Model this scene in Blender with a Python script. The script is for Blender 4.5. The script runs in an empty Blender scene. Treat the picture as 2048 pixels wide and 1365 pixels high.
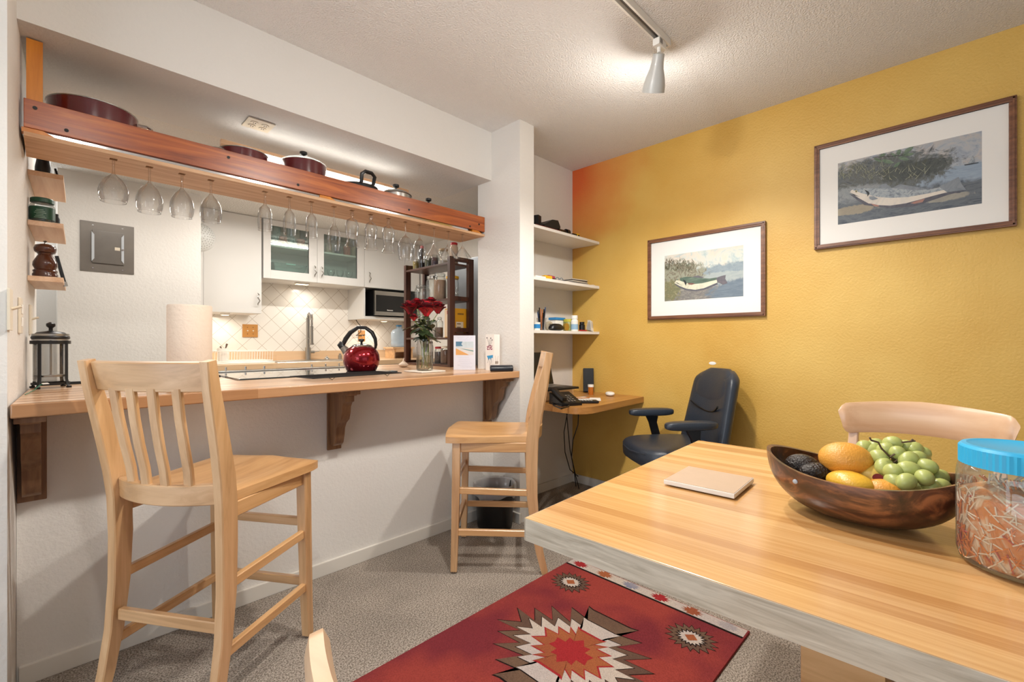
import bpy, bmesh, math, random
from mathutils import Vector, Matrix
C = bpy.context.scene.collection
PI = math.pi
R = math.radians
# ---------------------------------------------------------------- camera
YAW = R(44.65)          # angle between the bar wall direction (+X) and the view direction
EYE = 1.085
FPX = 912.0
cam = bpy.data.cameras.new('camera'); cam.sensor_width = 36.0; cam.lens = 36.0*FPX/2048
cam.shift_y = 1.5/2048; cam.clip_start = 0.02
co = bpy.data.objects.new('camera', cam); C.objects.link(co)
co.location = (0, 0, EYE); co.rotation_euler = (PI/2, 0, YAW-PI/2)
bpy.context.scene.camera = co
# ---------------------------------------------------------------- world, lamps, exposure
sc = bpy.context.scene
sc.view_settings.view_transform = 'Standard'; sc.view_settings.look = 'None'
sc.view_settings.gamma = 1.0; sc.view_settings.use_curve_mapping = False
sc.view_settings.exposure = -0.20
w = bpy.data.worlds.new('sky'); sc.world = w; w.use_nodes = True
w.node_tree.nodes['Background'].inputs[0].default_value = (0.80, 0.90, 1.0, 1)
w.node_tree.nodes['Background'].inputs[1].default_value = 0.26

def lamp(name, kind, loc, energy, color=(1, 1, 1), rot=(0, 0, 0), size=0.05, size_y=None, angle=None, blend=0.6):
    l = bpy.data.lights.new(name, kind); l.energy = energy; l.color = color
    if kind == 'AREA':
        l.size = size
        if size_y: l.shape = 'RECTANGLE'; l.size_y = size_y
    else:
        l.shadow_soft_size = size
    if kind == 'SPOT': l.spot_size = angle; l.spot_blend = blend
    o = bpy.data.objects.new(name, l); o.location = loc; o.rotation_euler = rot; C.objects.link(o)
    return o
WARM = (1.0, 0.95, 0.88)
lamp('daylight_from_rear_window', 'AREA', (0.6, -2.55, 1.4), 7, (0.90, 0.95, 1.0), (R(90), 0, 0), 2.4, 1.5)
lamp('daylight_from_glass_door', 'AREA', (-1.98, 0.45, 1.1), 54, (0.84, 0.92, 1.0), (R(90), 0, R(-90)), 2.6, 2.0)
# track heads: the bulbs inside the shades on the ceiling track
for nm, p, e, rz in (('track_bulb', (1.905, 0.995, 2.172), 95, 0), ('track_bulb', (0.992, 0.93, 2.168), 80, 0), ('track_bulb', (0.092, 0.93, 2.168), 32, 0)):
    lamp(nm, 'POINT', p, e*(.10 if p[0] > 1.5 else .30), WARM, size=0.03)
    lamp(nm, 'SPOT', p, e*.68, WARM, size=0.03, angle=R(158), blend=0.6)
lamp('kitchen_tube_lamp', 'AREA', (1.5, 3.45, 2.09), 24, (1.0, 0.95, 0.88), (0, 0, 0), 1.2, 0.05)
lamp('kitchen_tube_lamp', 'AREA', (1.5, 3.45, 2.06), 6, (1.0, 0.95, 0.88), (PI, 0, 0), 1.2, 0.05)
lamp('kitchen_down_fill', 'AREA', (0.35, 3.15, 2.09), 9, (1.0, 0.96, 0.90), (0, 0, 0), 0.4, 0.4)  # unseen fill, added to brighten the soffit and left counter
lamp('kitchen_left_fill', 'POINT', (-0.42, 4.15, 1.9), 9, (0.96, 0.98, 1.0), size=0.12)  # added fill with no fixture, lifts the dim wall left of the pantry
for p in ((1.03, 4.42, 1.30), (1.73, 4.42, 1.60), (2.42, 4.40, 1.27)):
    lamp('cabinet_puck_lamp', 'AREA', p, 1.5, (1.0, 0.92, 0.80), (0, 0, 0), 0.06)

# ---------------------------------------------------------------- where a photographed point lies in the room
SA, CA = math.sin(YAW), math.cos(YAW)
def at(px, py, X=None, Y=None, Z=None, D=None):
    l = (px-1024)/FPX; kx = CA+SA*l; ky = SA-CA*l; kz = (684-py)/FPX
    if D is None:
        D = X/kx if X is not None else Y/ky if Y is not None else (Z-EYE)/kz
    return Vector((D*kx, D*ky, EYE+D*kz))
def ax(px, Y):                                  # the X of a photographed column on the plane Y
    return at(px, 684, Y=Y).x

# ---------------------------------------------------------------- mesh builder
class MB:
    def __init__(s): s.wn = False; s.v = []; s.f = []; s.mi = []; s.M = Matrix(); s.m = 0; s.mats = []
    def add(s, vs, fs):
        n = len(s.v)
        s.v += [tuple(s.M @ Vector(v)) for v in vs]
        s.f += [tuple(i+n for i in f) for f in fs]; s.mi += [s.m]*len(fs)
        return s
    def slot(s, i): s.m = i; return s
    def box(s, x0, y0, z0, x1, y1, z1, b=0.0):
        if x0 > x1: x0, x1 = x1, x0
        if y0 > y1: y0, y1 = y1, y0
        if z0 > z1: z0, z1 = z1, z0
        b = min(b, (x1-x0)*.45, (y1-y0)*.45, (z1-z0)*.45)
        if b <= 0:
            return s.add([(x, y, z) for z in (z0, z1) for y in (y0, y1) for x in (x0, x1)],
                         [(0, 2, 3, 1), (4, 5, 7, 6), (0, 1, 5, 4), (2, 6, 7, 3), (0, 4, 6, 2), (1, 3, 7, 5)])
        s.wn = True
        bm = bmesh.new(); bmesh.ops.create_cube(bm, size=1)
        for v in bm.verts:
            v.co = Vector(((x0+x1)/2+v.co.x*(x1-x0), (y0+y1)/2+v.co.y*(y1-y0), (z0+z1)/2+v.co.z*(z1-z0)))
        bmesh.ops.bevel(bm, geom=bm.edges[:], offset=b, segments=2, affect='EDGES', profile=0.6)
        bm.verts.index_update()
        s.add([v.co.copy() for v in bm.verts], [tuple(v.index for v in f.verts) for f in bm.faces]); bm.free()
        return s
    def cbox(s, c, d, b=0.0, rz=0.0, rx=0.0, ry=0.0):
        M0 = s.M; s.M = M0 @ Matrix.Translation(c) @ Matrix.Rotation(rz, 4, 'Z') @ Matrix.Rotation(ry, 4, 'Y') @ Matrix.Rotation(rx, 4, 'X')
        s.box(-d[0]/2, -d[1]/2, -d[2]/2, d[0]/2, d[1]/2, d[2]/2, b); s.M = M0
        return s
    def lathe(s, prof, seg=24, c=(0, 0, 0), cap0=True, cap1=True, sx=1, sy=1):
        vs = []; fs = []
        for (r, z) in prof:
            for k in range(seg):
                a = 2*PI*k/seg; vs.append((c[0]+r*math.cos(a)*sx, c[1]+r*math.sin(a)*sy, c[2]+z))
        for i in range(len(prof)-1):
            for k in range(seg):
                k2 = (k+1) % seg; fs.append((i*seg+k, i*seg+k2, (i+1)*seg+k2, (i+1)*seg+k))
        if cap0 and prof[0][0] > 1e-5: fs.append(tuple(range(seg-1, -1, -1)))
        if cap1 and prof[-1][0] > 1e-5: fs.append(tuple((len(prof)-1)*seg+k for k in range(seg)))
        return s.add(vs, fs)
    def cyl(s, c, r, h, seg=20, r2=None, axis='Z'):
        M0 = s.M
        s.M = M0 @ Matrix.Translation(c)
        if axis == 'X': s.M = s.M @ Matrix.Rotation(PI/2, 4, 'Y')
        if axis == 'Y': s.M = s.M @ Matrix.Rotation(-PI/2, 4, 'X')
        s.lathe([(r, 0), (r if r2 is None else r2, h)], seg); s.M = M0
        return s
    def tube(s, pts, r, seg=8, closed=False):
        pts = [Vector(p) for p in pts]; n = len(pts); vs = []; fs = []
        rr = r if isinstance(r, (list, tuple)) else [r]*n
        up = None
        for i, p in enumerate(pts):
            a = pts[i-1] if (i > 0 or closed) else pts[0]; b = pts[(i+1) % n] if (i < n-1 or closed) else pts[-1]
            t = (b-a)
            t = t.normalized() if t.length > 1e-9 else Vector((0, 0, 1))
            if up is None:
                up = Vector((0, 0, 1)) if abs(t.z) < .9 else Vector((1, 0, 0))
            u = (up-t*up.dot(t)).normalized(); up = u; w_ = t.cross(u)
            for k in range(seg):
                an = 2*PI*k/seg; vs.append(p+(u*math.cos(an)+w_*math.sin(an))*rr[i])
        m = n if closed else n-1
        for i in range(m):
            for k in range(seg):
                k2 = (k+1) % seg; j = (i+1) % n; fs.append((i*seg+k, i*seg+k2, j*seg+k2, j*seg+k))
        if not closed: fs += [tuple(range(seg-1, -1, -1)), tuple((n-1)*seg+k for k in range(seg))]
        return s.add(vs, fs)
    def bar(s, pts, side, w_, t_, ch=0.003):
        # a chamfered rectangular section swept along a path; w_ along 'side', t_ across it
        pts = [Vector(p) for p in pts]; side = Vector(side).normalized(); n = len(pts); vs = []; fs = []
        W = w_ if isinstance(w_, (list, tuple)) else [w_]*n
        T = t_ if isinstance(t_, (list, tuple)) else [t_]*n
        for i, p in enumerate(pts):
            t = (pts[min(i+1, n-1)]-pts[max(i-1, 0)]).normalized(); nn = side.cross(t).normalized()
            a, b, c = W[i]/2, T[i]/2, min(ch, W[i]*.4, T[i]*.4)
            for (x, y) in ((a, b-c), (a-c, b), (-a+c, b), (-a, b-c), (-a, -b+c), (-a+c, -b), (a-c, -b), (a, -b+c)):
                vs.append(p+side*x+nn*y)
        for i in range(n-1):
            for k in range(8):
                k2 = (k+1) % 8; fs.append((i*8+k, i*8+k2, (i+1)*8+k2, (i+1)*8+k))
        fs += [tuple(range(7, -1, -1)), tuple((n-1)*8+k for k in range(8))]
        return s.add(vs, fs)
    def prism(s, poly, z0, z1, plane='XY'):
        n = len(poly)
        def P(a, b, c): return (a, b, c) if plane == 'XY' else (a, c, b) if plane == 'XZ' else (c, a, b)
        vs = [P(a, b, z0) for a, b in poly]+[P(a, b, z1) for a, b in poly]
        fs = [tuple(range(n-1, -1, -1)), tuple(range(n, 2*n))]+[(i, (i+1) % n, n+(i+1) % n, n+i) for i in range(n)]
        return s.add(vs, fs)
    def blob(s, c, r, e=(1, 1), seg=20, rings=12, rot=None, taper=0.0):
        vs = []; fs = []; sg = lambda x, p: math.copysign(abs(x)**p, x)
        Rm = rot if rot is not None else Matrix.Identity(3)
        for i in range(rings+1):
            ph = -PI/2+PI*i/rings
            for k in range(seg):
                th = 2*PI*k/seg
                x = sg(math.cos(ph), e[0])*sg(math.cos(th), e[1]); y = sg(math.cos(ph), e[0])*sg(math.sin(th), e[1]); z = sg(math.sin(ph), e[0])
                f = 1-taper*z
                vs.append(Vector(c)+Rm @ Vector((x*r[0]*f, y*r[1]*f, z*r[2])))
        for i in range(rings):
            for k in range(seg):
                k2 = (k+1) % seg; fs.append((i*seg+k, i*seg+k2, (i+1)*seg+k2, (i+1)*seg+k))
        return s.add(vs, fs)
    def loft(s, rings, cap=True):
        n = len(rings[0]); vs = [p for r_ in rings for p in r_]; fs = []
        for i in range(len(rings)-1):
            for k in range(n):
                k2 = (k+1) % n; fs.append((i*n+k, i*n+k2, (i+1)*n+k2, (i+1)*n+k))
        if cap: fs += [tuple(range(n-1, -1, -1)), tuple((len(rings)-1)*n+k for k in range(n))]
        return s.add(vs, fs)
    def build(s, name, mat, parent=None, angle=35, loc=None):
        me = bpy.data.meshes.new(name); me.from_pydata(s.v, [], s.f)
        for m in (mat if isinstance(mat, (list, tuple)) else [mat]): me.materials.append(m)
        me.polygons.foreach_set('material_index', s.mi)
        bm = bmesh.new(); bm.from_mesh(me); bmesh.ops.remove_doubles(bm, verts=bm.verts[:], dist=1e-6)
        bmesh.ops.recalc_face_normals(bm, faces=bm.faces[:]); bm.to_mesh(me); bm.free()
        me.polygons.foreach_set('use_smooth', [True]*len(me.polygons))
        me.set_sharp_from_angle(angle=R(angle)); me.update()
        o = bpy.data.objects.new(name, me); C.objects.link(o)
        if s.wn: wm = o.modifiers.new('weighted', 'WEIGHTED_NORMAL'); wm.keep_sharp = True
        if parent is not None: o.parent = parent
        if loc is not None: o.location = loc
        return o
def tag(o, label, cat, group=None, kind=None):
    if label: o['label'] = label
    if cat: o['category'] = cat
    if group: o['group'] = group
    if kind: o['kind'] = kind
    return o
def thing(name, label, cat, loc=(0, 0, 0), rz=0.0, group=None):
    o = bpy.data.objects.new(name, None); C.objects.link(o); o.empty_display_size = .05
    o.location = loc; o.rotation_euler = (0, 0, rz)
    return tag(o, label, cat, group)
def structure(o, label=None):
    o['kind'] = 'structure'
    if label: o['label'] = label
    return o
def copy_thing(root, loc, rz, label, cat=None):
    r = root.copy(); C.objects.link(r); r.location = loc; r.rotation_euler = (0, 0, rz); r['label'] = label
    for ch in list(root.children):
        c = ch.copy(); C.objects.link(c); c.parent = r
        for g in list(ch.children):
            d = g.copy(); C.objects.link(d); d.parent = c
    return r

# ---------------------------------------------------------------- materials
def srgb(h):
    if isinstance(h, (tuple, list)): return (*h[:3], 1)
    h = h.lstrip('#'); c = [int(h[i:i+2], 16)/255 for i in (0, 2, 4)]
    return (*[x/12.92 if x <= .04045 else ((x+.055)/1.055)**2.4 for x in c], 1)
def newmat(name):
    m = bpy.data.materials.new(name); m.use_nodes = True; nt = m.node_tree
    return m, nt, nt.nodes['Principled BSDF']
def plain(name, col, rough=.5, metal=0.0, spec=None, emit=None, es=0, coat=0, var=0.0, vs=8, bump=0, bs=60, trans=0):
    m, nt, b = newmat(name); N = nt.nodes; L = nt.links
    b.inputs['Base Color'].default_value = srgb(col); b.inputs['Roughness'].default_value = rough
    b.inputs['Metallic'].default_value = metal
    if spec is not None: b.inputs['Specular IOR Level'].default_value = spec
    if emit: b.inputs['Emission Color'].default_value = srgb(emit); b.inputs['Emission Strength'].default_value = es
    if coat: b.inputs['Coat Weight'].default_value = coat
    if trans: b.inputs['Transmission Weight'].default_value = trans
    if var or bump:
        tc = N.new('ShaderNodeTexCoord')
        if var:
            n = N.new('ShaderNodeTexNoise'); n.inputs['Scale'].default_value = vs; n.inputs['Detail'].default_value = 4
            L.new(tc.outputs['Object'], n.inputs['Vector'])
            mx = N.new('ShaderNodeMix'); mx.data_type = 'RGBA'; c = srgb(col)
            mx.inputs['A'].default_value = tuple(x*(1-var) for x in c[:3])+(1,); mx.inputs['B'].default_value = tuple(min(1, x*(1+var)) for x in c[:3])+(1,)
            L.new(n.outputs['Fac'], mx.inputs['Factor']); L.new(mx.outputs['Result'], b.inputs['Base Color'])
        if bump:
            n2 = N.new('ShaderNodeTexNoise'); n2.inputs['Scale'].default_value = bs; n2.inputs['Detail'].default_value = 3
            L.new(tc.outputs['Object'], n2.inputs['Vector'])
            bp = N.new('ShaderNodeBump'); bp.inputs['Strength'].default_value = bump; bp.inputs['Distance'].default_value = .004
            L.new(n2.outputs['Fac'], bp.inputs['Height']); L.new(bp.outputs['Normal'], b.inputs['Normal'])
    return m
def wood(name, c1, c2, axis='Z', scale=1.0, rough=.4, c3=None, stretch=14, coat=0, warp=.0, bump=.06):
    m, nt, b = newmat(name); N = nt.nodes; L = nt.links
    tc = N.new('ShaderNodeTexCoord'); mp = N.new('ShaderNodeMapping')
    k = {'X': (1, stretch, stretch), 'Y': (stretch, 1, stretch), 'Z': (stretch, stretch, 1)}[axis]
    mp.inputs['Scale'].default_value = tuple(x*scale for x in k)
    L.new(tc.outputs['Object'], mp.inputs['Vector'])
    n = N.new('ShaderNodeTexNoise'); n.inputs['Scale'].default_value = 2.2; n.inputs['Detail'].default_value = 8
    n.inputs['Roughness'].default_value = .6; n.inputs['Distortion'].default_value = .6+warp
    L.new(mp.outputs['Vector'], n.inputs['Vector'])
    r = N.new('ShaderNodeValToRGB'); r.color_ramp.elements[0].position = .32; r.color_ramp.elements[1].position = .68
    r.color_ramp.elements[0].color = srgb(c1); r.color_ramp.elements[1].color = srgb(c2)
    if c3: e = r.color_ramp.elements.new(.5); e.color = srgb(c3)
    L.new(n.outputs['Fac'], r.inputs['Fac']); L.new(r.outputs['Color'], b.inputs['Base Color'])
    b.inputs['Roughness'].default_value = rough; b.inputs['Coat Weight'].default_value = coat; b.inputs['Coat Roughness'].default_value = .30; b.inputs['Coat IOR'].default_value = 1.5+coat*.45
    bp = N.new('ShaderNodeBump'); bp.inputs['Strength'].default_value = bump; bp.inputs['Distance'].default_value = .002
    L.new(n.outputs['Fac'], bp.inputs['Height']); L.new(bp.outputs['Normal'], b.inputs['Normal'])
    return m
def staves(name, cols, along='X', width=.04, length=.7, rough=.3, coat=.2, grain=.12, offset=(0,0,0)):
    # butcher block: glued staves, each of its own shade, with grain along them
    m, nt, b = newmat(name); N = nt.nodes; L = nt.links
    tc = N.new('ShaderNodeTexCoord'); mp = N.new('ShaderNodeMapping')
    if along == 'Y': mp.inputs['Rotation'].default_value = (0, 0, PI/2)
    mp.inputs['Location'].default_value = offset
    L.new(tc.outputs['Object'], mp.inputs['Vector'])
    sp = N.new('ShaderNodeSeparateXYZ'); L.new(mp.outputs['Vector'], sp.inputs[0])
    ry = N.new('ShaderNodeMath'); ry.operation = 'DIVIDE'; ry.inputs[1].default_value = width; L.new(sp.outputs['Y'], ry.inputs[0])
    fl = N.new('ShaderNodeMath'); fl.operation = 'FLOOR'; L.new(ry.outputs[0], fl.inputs[0])
    wn = N.new('ShaderNodeTexWhiteNoise'); wn.noise_dimensions = '1D'; L.new(fl.outputs[0], wn.inputs['W'])
    dx = N.new('ShaderNodeMath'); dx.operation = 'DIVIDE'; dx.inputs[1].default_value = length; L.new(sp.outputs['X'], dx.inputs[0])
    ad = N.new('ShaderNodeMath'); ad.operation = 'ADD'; L.new(dx.outputs[0], ad.inputs[0]); L.new(wn.outputs['Value'], ad.inputs[1])
    f2 = N.new('ShaderNodeMath'); f2.operation = 'FLOOR'; L.new(ad.outputs[0], f2.inputs[0])
    cb = N.new('ShaderNodeCombineXYZ'); L.new(fl.outputs[0], cb.inputs[0]); L.new(f2.outputs[0], cb.inputs[1])
    w2 = N.new('ShaderNodeTexWhiteNoise'); w2.noise_dimensions = '3D'; L.new(cb.outputs[0], w2.inputs['Vector'])
    mp2 = N.new('ShaderNodeMapping'); mp2.inputs['Scale'].default_value = (3, 110, 30); L.new(mp.outputs['Vector'], mp2.inputs['Vector'])
    va = N.new('ShaderNodeVectorMath'); va.operation = 'ADD'; L.new(mp2.outputs['Vector'], va.inputs[0]); L.new(w2.outputs['Color'], va.inputs[1])
    n = N.new('ShaderNodeTexNoise'); n.inputs['Scale'].default_value = 1.3; n.inputs['Detail'].default_value = 7; n.inputs['Distortion'].default_value = .5
    L.new(va.outputs[0], n.inputs['Vector'])
    ma = N.new('ShaderNodeMath'); ma.operation = 'MULTIPLY_ADD'; ma.inputs[1].default_value = grain*4; ma.inputs[2].default_value = -grain*2
    L.new(n.outputs['Fac'], ma.inputs[0])
    sm = N.new('ShaderNodeMath'); sm.operation = 'ADD'; L.new(w2.outputs['Value'], sm.inputs[0]); L.new(ma.outputs[0], sm.inputs[1])
    r = N.new('ShaderNodeValToRGB'); r.color_ramp.elements[0].color = srgb(cols[0]); r.color_ramp.elements[1].color = srgb(cols[-1])
    for i, c in enumerate(cols[1:-1]): e = r.color_ramp.elements.new((i+1)/(len(cols)-1)); e.color = srgb(c)
    L.new(sm.outputs[0], r.inputs['Fac']); L.new(r.outputs['Color'], b.inputs['Base Color'])
    b.inputs['Roughness'].default_value = rough; b.inputs['Coat Weight'].default_value = coat; b.inputs['Coat Roughness'].default_value = .12
    return m
def plaster(name, col, scale=90, strength=.35, rough=.75, dist=.004, var=.03):
    m, nt, b = newmat(name); N = nt.nodes; L = nt.links
    tc = N.new('ShaderNodeTexCoord')
    n = N.new('ShaderNodeTexNoise'); n.inputs['Scale'].default_value = scale; n.inputs['Detail'].default_value = 3; n.inputs['Roughness'].default_value = .55
    L.new(tc.outputs['Object'], n.inputs['Vector'])
    bp = N.new('ShaderNodeBump'); bp.inputs['Strength'].default_value = strength; bp.inputs['Distance'].default_value = dist
    L.new(n.outputs['Fac'], bp.inputs['Height']); L.new(bp.outputs['Normal'], b.inputs['Normal'])
    n2 = N.new('ShaderNodeTexNoise'); n2.inputs['Scale'].default_value = 2.5; n2.inputs['Detail'].default_value = 3
    L.new(tc.outputs['Object'], n2.inputs['Vector'])
    c = srgb(col); mx = N.new('ShaderNodeMix'); mx.data_type = 'RGBA'
    mx.inputs['A'].default_value = tuple(x*(1-var) for x in c[:3])+(1,); mx.inputs['B'].default_value = tuple(min(1, x*(1+var)) for x in c[:3])+(1,)
    L.new(n2.outputs['Fac'], mx.inputs['Factor']); L.new(mx.outputs['Result'], b.inputs['Base Color'])
    b.inputs['Roughness'].default_value = rough
    return m
def thin_glass(name, tint=(1, 1, 1), edge=.55, gl=.06, body=0.0):
    # one-walled clear glass: see-through, mirror-like and a little darker towards its edges
    m = bpy.data.materials.new(name); m.use_nodes = True; nt = m.node_tree; N = nt.nodes; L = nt.links
    N.remove(N['Principled BSDF']); out = N['Material Output']
    lw = N.new('ShaderNodeLayerWeight'); lw.inputs['Blend'].default_value = .35
    tr = N.new('ShaderNodeBsdfTransparent'); gs = N.new('ShaderNodeBsdfGlossy'); gs.inputs['Roughness'].default_value = .03
    mc = N.new('ShaderNodeMix'); mc.data_type = 'RGBA'; mc.inputs['A'].default_value = (*tint, 1); mc.inputs['B'].default_value = (tint[0]*edge, tint[1]*edge, tint[2]*edge, 1)
    L.new(lw.outputs['Facing'], mc.inputs['Factor']); L.new(mc.outputs['Result'], tr.inputs['Color'])
    ms = N.new('ShaderNodeMixShader'); ma = N.new('ShaderNodeMath'); ma.operation = 'MULTIPLY_ADD'; ma.inputs[1].default_value = .45; ma.inputs[2].default_value = gl
    L.new(lw.outputs['Fresnel'], ma.inputs[0]); L.new(ma.outputs[0], ms.inputs[0]); L.new(tr.outputs[0], ms.inputs[1]); L.new(gs.outputs[0], ms.inputs[2])
    last = ms
    if body:
        df = N.new('ShaderNodeBsdfDiffuse'); df.inputs['Color'].default_value = (*[min(1, t) for t in tint], 1)
        m2 = N.new('ShaderNodeMixShader'); m2.inputs[0].default_value = body
        L.new(ms.outputs[0], m2.inputs[1]); L.new(df.outputs[0], m2.inputs[2]); last = m2
    L.new(last.outputs[0], out.inputs['Surface'])
    return m
M = {}
M['wall'] = plaster('white_wall_paint', '#DDD9D3', 75, .5)
M['ceil'] = plaster('popcorn_ceiling', '#EDEBE8', 130, 1.0, .9, .010, .02)
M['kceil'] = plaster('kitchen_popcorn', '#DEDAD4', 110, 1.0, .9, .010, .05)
M['soffit'] = plaster('soffit_underside_paint', '#D6D5D3', 70, .5, .85, .006, .08)
M['trim'] = plain('trim_paint', '#DAD5CC', .45)
M['door'] = plain('cabinet_white', '#D6D4D0', .5)
M['shelfw'] = plain('white_melamine', '#E6E2DC', .4)
M['maple'] = wood('maple_lacquer', '#B68A5C', '#DBB284', 'Z', 1, .34, '#CCA070', coat=.8)
M['mapleX'] = wood('maple_lacquer_across', '#B68A5C', '#DBB284', 'X', 1, .34, '#CCA070', coat=.8)
M['mapleY'] = wood('maple_lacquer_along', '#B98753', '#DDB07C', 'Y', 1, .34, '#CE9F6A', coat=.5)
M['beech'] = wood('beech_lacquer', '#CFA27C', '#E3BE98', 'Y', 1, .28, '#D9B08A', coat=.5)
M['beechZ'] = wood('beech_lacquer_upright', '#CFA27C', '#E3BE98', 'Z', 1, .28, '#D9B08A', coat=.5)
M['redwood'] = wood('redwood_board', '#7A3410', '#C06A2C', 'X', .8, .35, '#A2501C', coat=.25, warp=.8)
M['pine'] = wood('pine_plank', '#B98A62', '#D9B48E', 'X', .9, .5, '#CBA079', warp=.6)
M['pineY'] = wood('pine_shelf', '#CBA07C', '#E6C9AC', 'Y', .9, .45)
M['orangepine'] = wood('orange_pine_post', '#B8690F', '#D98A24', 'Z', .8, .35)
M['corbel'] = wood('corbel_oak', '#6E4C34', '#94704E', 'Z', 1, .5)
M['counter'] = staves('bar_butcher_block', ['#A67850', '#BC9068', '#CCA47E', '#DAB898'], 'X', .038, .9, .3, .25, .10)
M['kcounter'] = staves('kitchen_butcher_block', ['#C4A078', '#D0AF8A', '#DEC2A0'], 'X', .04, .8, .35, .2)
M['table'] = staves('table_butcher_block', ['#B8844E', '#C6955C', '#D2A46C', '#DCB27C'], 'Y', .030, 9, .24, .45, .30)
M['tedge'] = wood('table_edge_with_glare', '#9E927E', '#D0C6B4', 'Y', 3.5, .28, coat=1)  # greyed wood tones: cool window glare is mixed into the colour
M['desk'] = wood('desk_oak', '#A06C34', '#C58F50', 'X', .7, .35, coat=.2)
M['dark'] = wood('dark_walnut', '#2E1610', '#54301F', 'Z', 1, .4)
M['darkY'] = wood('dark_walnut_shelf', '#38201A', '#5E3A28', 'Y', 1, .4)
M['bowl'] = wood('monkeypod_bowl', '#1A0C07', '#98603A', 'Y', 1.7, .28, '#4E2A1A', stretch=4, coat=.5, warp=3.2)
M['frame'] = wood('picture_frame_oak', '#5C3724', '#8A5C3F', 'Y', 1.5, .4)
M['black'] = plain('black_plastic', '#0D0D0F', .35)
M['blackm'] = plain('matt_black', '#141416', .6)
M['white'] = plain('white_plastic', '#EEEBE4', .4)
M['cream'] = plain('cream_plastic', '#D9CDB8', .4)
M['chrome'] = plain('chrome', '#D8D8D8', .12, 1.0)
M['steel'] = plain('brushed_steel', '#A9A6A0', .32, 1.0)
M['grey'] = plain('grey_metal_paint', '#6E675F', .42, .25, var=.12, vs=14)
M['leather'] = plain('dark_leather', '#2C333D', .36, var=.12, vs=12, bump=.2, bs=160)
M['redpot'] = plain('red_enamel', '#5A0C14', .22, coat=.5)
M['kettle'] = plain('kettle_red', '#8E0E1C', .16, .75, coat=.6)
M['glass'] = thin_glass('clear_glass', (.98, .975, .97), .70, .045)
M['jarglass'] = thin_glass('jar_glass', (.96, .98, .97), .72, .05, .04)
M['paper'] = plain('white_paper', '#E9E6E0', .8)
M['towel'] = plain('paper_towel', '#DCCAB8', .9, bump=.6, bs=70)
M['red'] = plain('red_plastic', '#B01522', .4)
M['yellow'] = plain('yellow_plastic', '#E0A916', .45)
M['blue'] = plain('blue_plastic', '#2F86C4', .4)
M['green'] = plain('green_label', '#12442E', .4)
M['rose'] = plain('rose_petals', '#8C0A1A', .6, var=.4, vs=45); M['rose2'] = plain('rose_petals_deep', '#4E0410', .6, var=.4, vs=45); M['rose3'] = plain('rose_petals_bright', '#B81426', .55, var=.3, vs=45)
M['leaf'] = plain('rose_leaves', '#2A381C', .5, var=.3, vs=20)
M['stem'] = plain('rose_stems', '#6E7A3C', .5)
M['water'] = thin_glass('vase_water', (.93, .89, .76), .75, .05, .03)
M['bag'] = plain('bin_liner', '#B9B6B2', .35, bump=.6, bs=30)
# the yellow wall: ragged ochre over yellow, brushed orange-red in its far top corner
def yellow_wall():
    m, nt, b = newmat('ochre_yellow_paint'); N = nt.nodes; L = nt.links
    tc = N.new('ShaderNodeTexCoord'); n = N.new('ShaderNodeTexNoise'); n.inputs['Scale'].default_value = 1.6; n.inputs['Detail'].default_value = 5
    L.new(tc.outputs['Object'], n.inputs['Vector'])
    r = N.new('ShaderNodeValToRGB'); r.color_ramp.elements[0].position = .3; r.color_ramp.elements[1].position = .7
    r.color_ramp.elements[0].color = srgb('#C99C44'); r.color_ramp.elements[1].color = srgb('#DAB460')
    L.new(n.outputs['Fac'], r.inputs['Fac'])
    sp = N.new('ShaderNodeSeparateXYZ'); L.new(tc.outputs['Object'], sp.inputs[0])
    # distance from the far top corner, in metres
    ds = N.new('ShaderNodeVectorMath'); ds.operation = 'DISTANCE'; ds.inputs[1].default_value = (2.862, 2.22, 2.42); L.new(tc.outputs['Object'], ds.inputs[0])
    ad = N.new('ShaderNodeMath'); ad.operation = 'MULTIPLY_ADD'; ad.inputs[1].default_value = .5; ad.inputs[2].default_value = -.25; L.new(n.outputs['Fac'], ad.inputs[0])
    s2 = N.new('ShaderNodeMath'); s2.operation = 'ADD'; L.new(ds.outputs['Value'], s2.inputs[0]); L.new(ad.outputs[0], s2.inputs[1])
    r2 = N.new('ShaderNodeValToRGB'); e = r2.color_ramp.elements; e[0].position = .12; e[0].color = (1, 1, 1, 1); e[1].position = .70; e[1].color = (0, 0, 0, 1)
    L.new(s2.outputs[0], r2.inputs['Fac'])
    mx = N.new('ShaderNodeMix'); mx.data_type = 'RGBA'; mx.inputs['B'].default_value = srgb('#D8642C')
    L.new(r2.outputs['Color'], mx.inputs['Factor']); L.new(r.outputs['Color'], mx.inputs['A']); L.new(mx.outputs['Result'], b.inputs['Base Color'])
    n3 = N.new('ShaderNodeTexNoise'); n3.inputs['Scale'].default_value = 95; n3.inputs['Detail'].default_value = 3; L.new(tc.outputs['Object'], n3.inputs['Vector'])
    bp = N.new('ShaderNodeBump'); bp.inputs['Strength'].default_value = .42; bp.inputs['Distance'].default_value = .005
    L.new(n3.outputs['Fac'], bp.inputs['Height']); L.new(bp.outputs['Normal'], b.inputs['Normal']); b.inputs['Roughness'].default_value = .5
    return m
M['ywall'] = yellow_wall()
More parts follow.
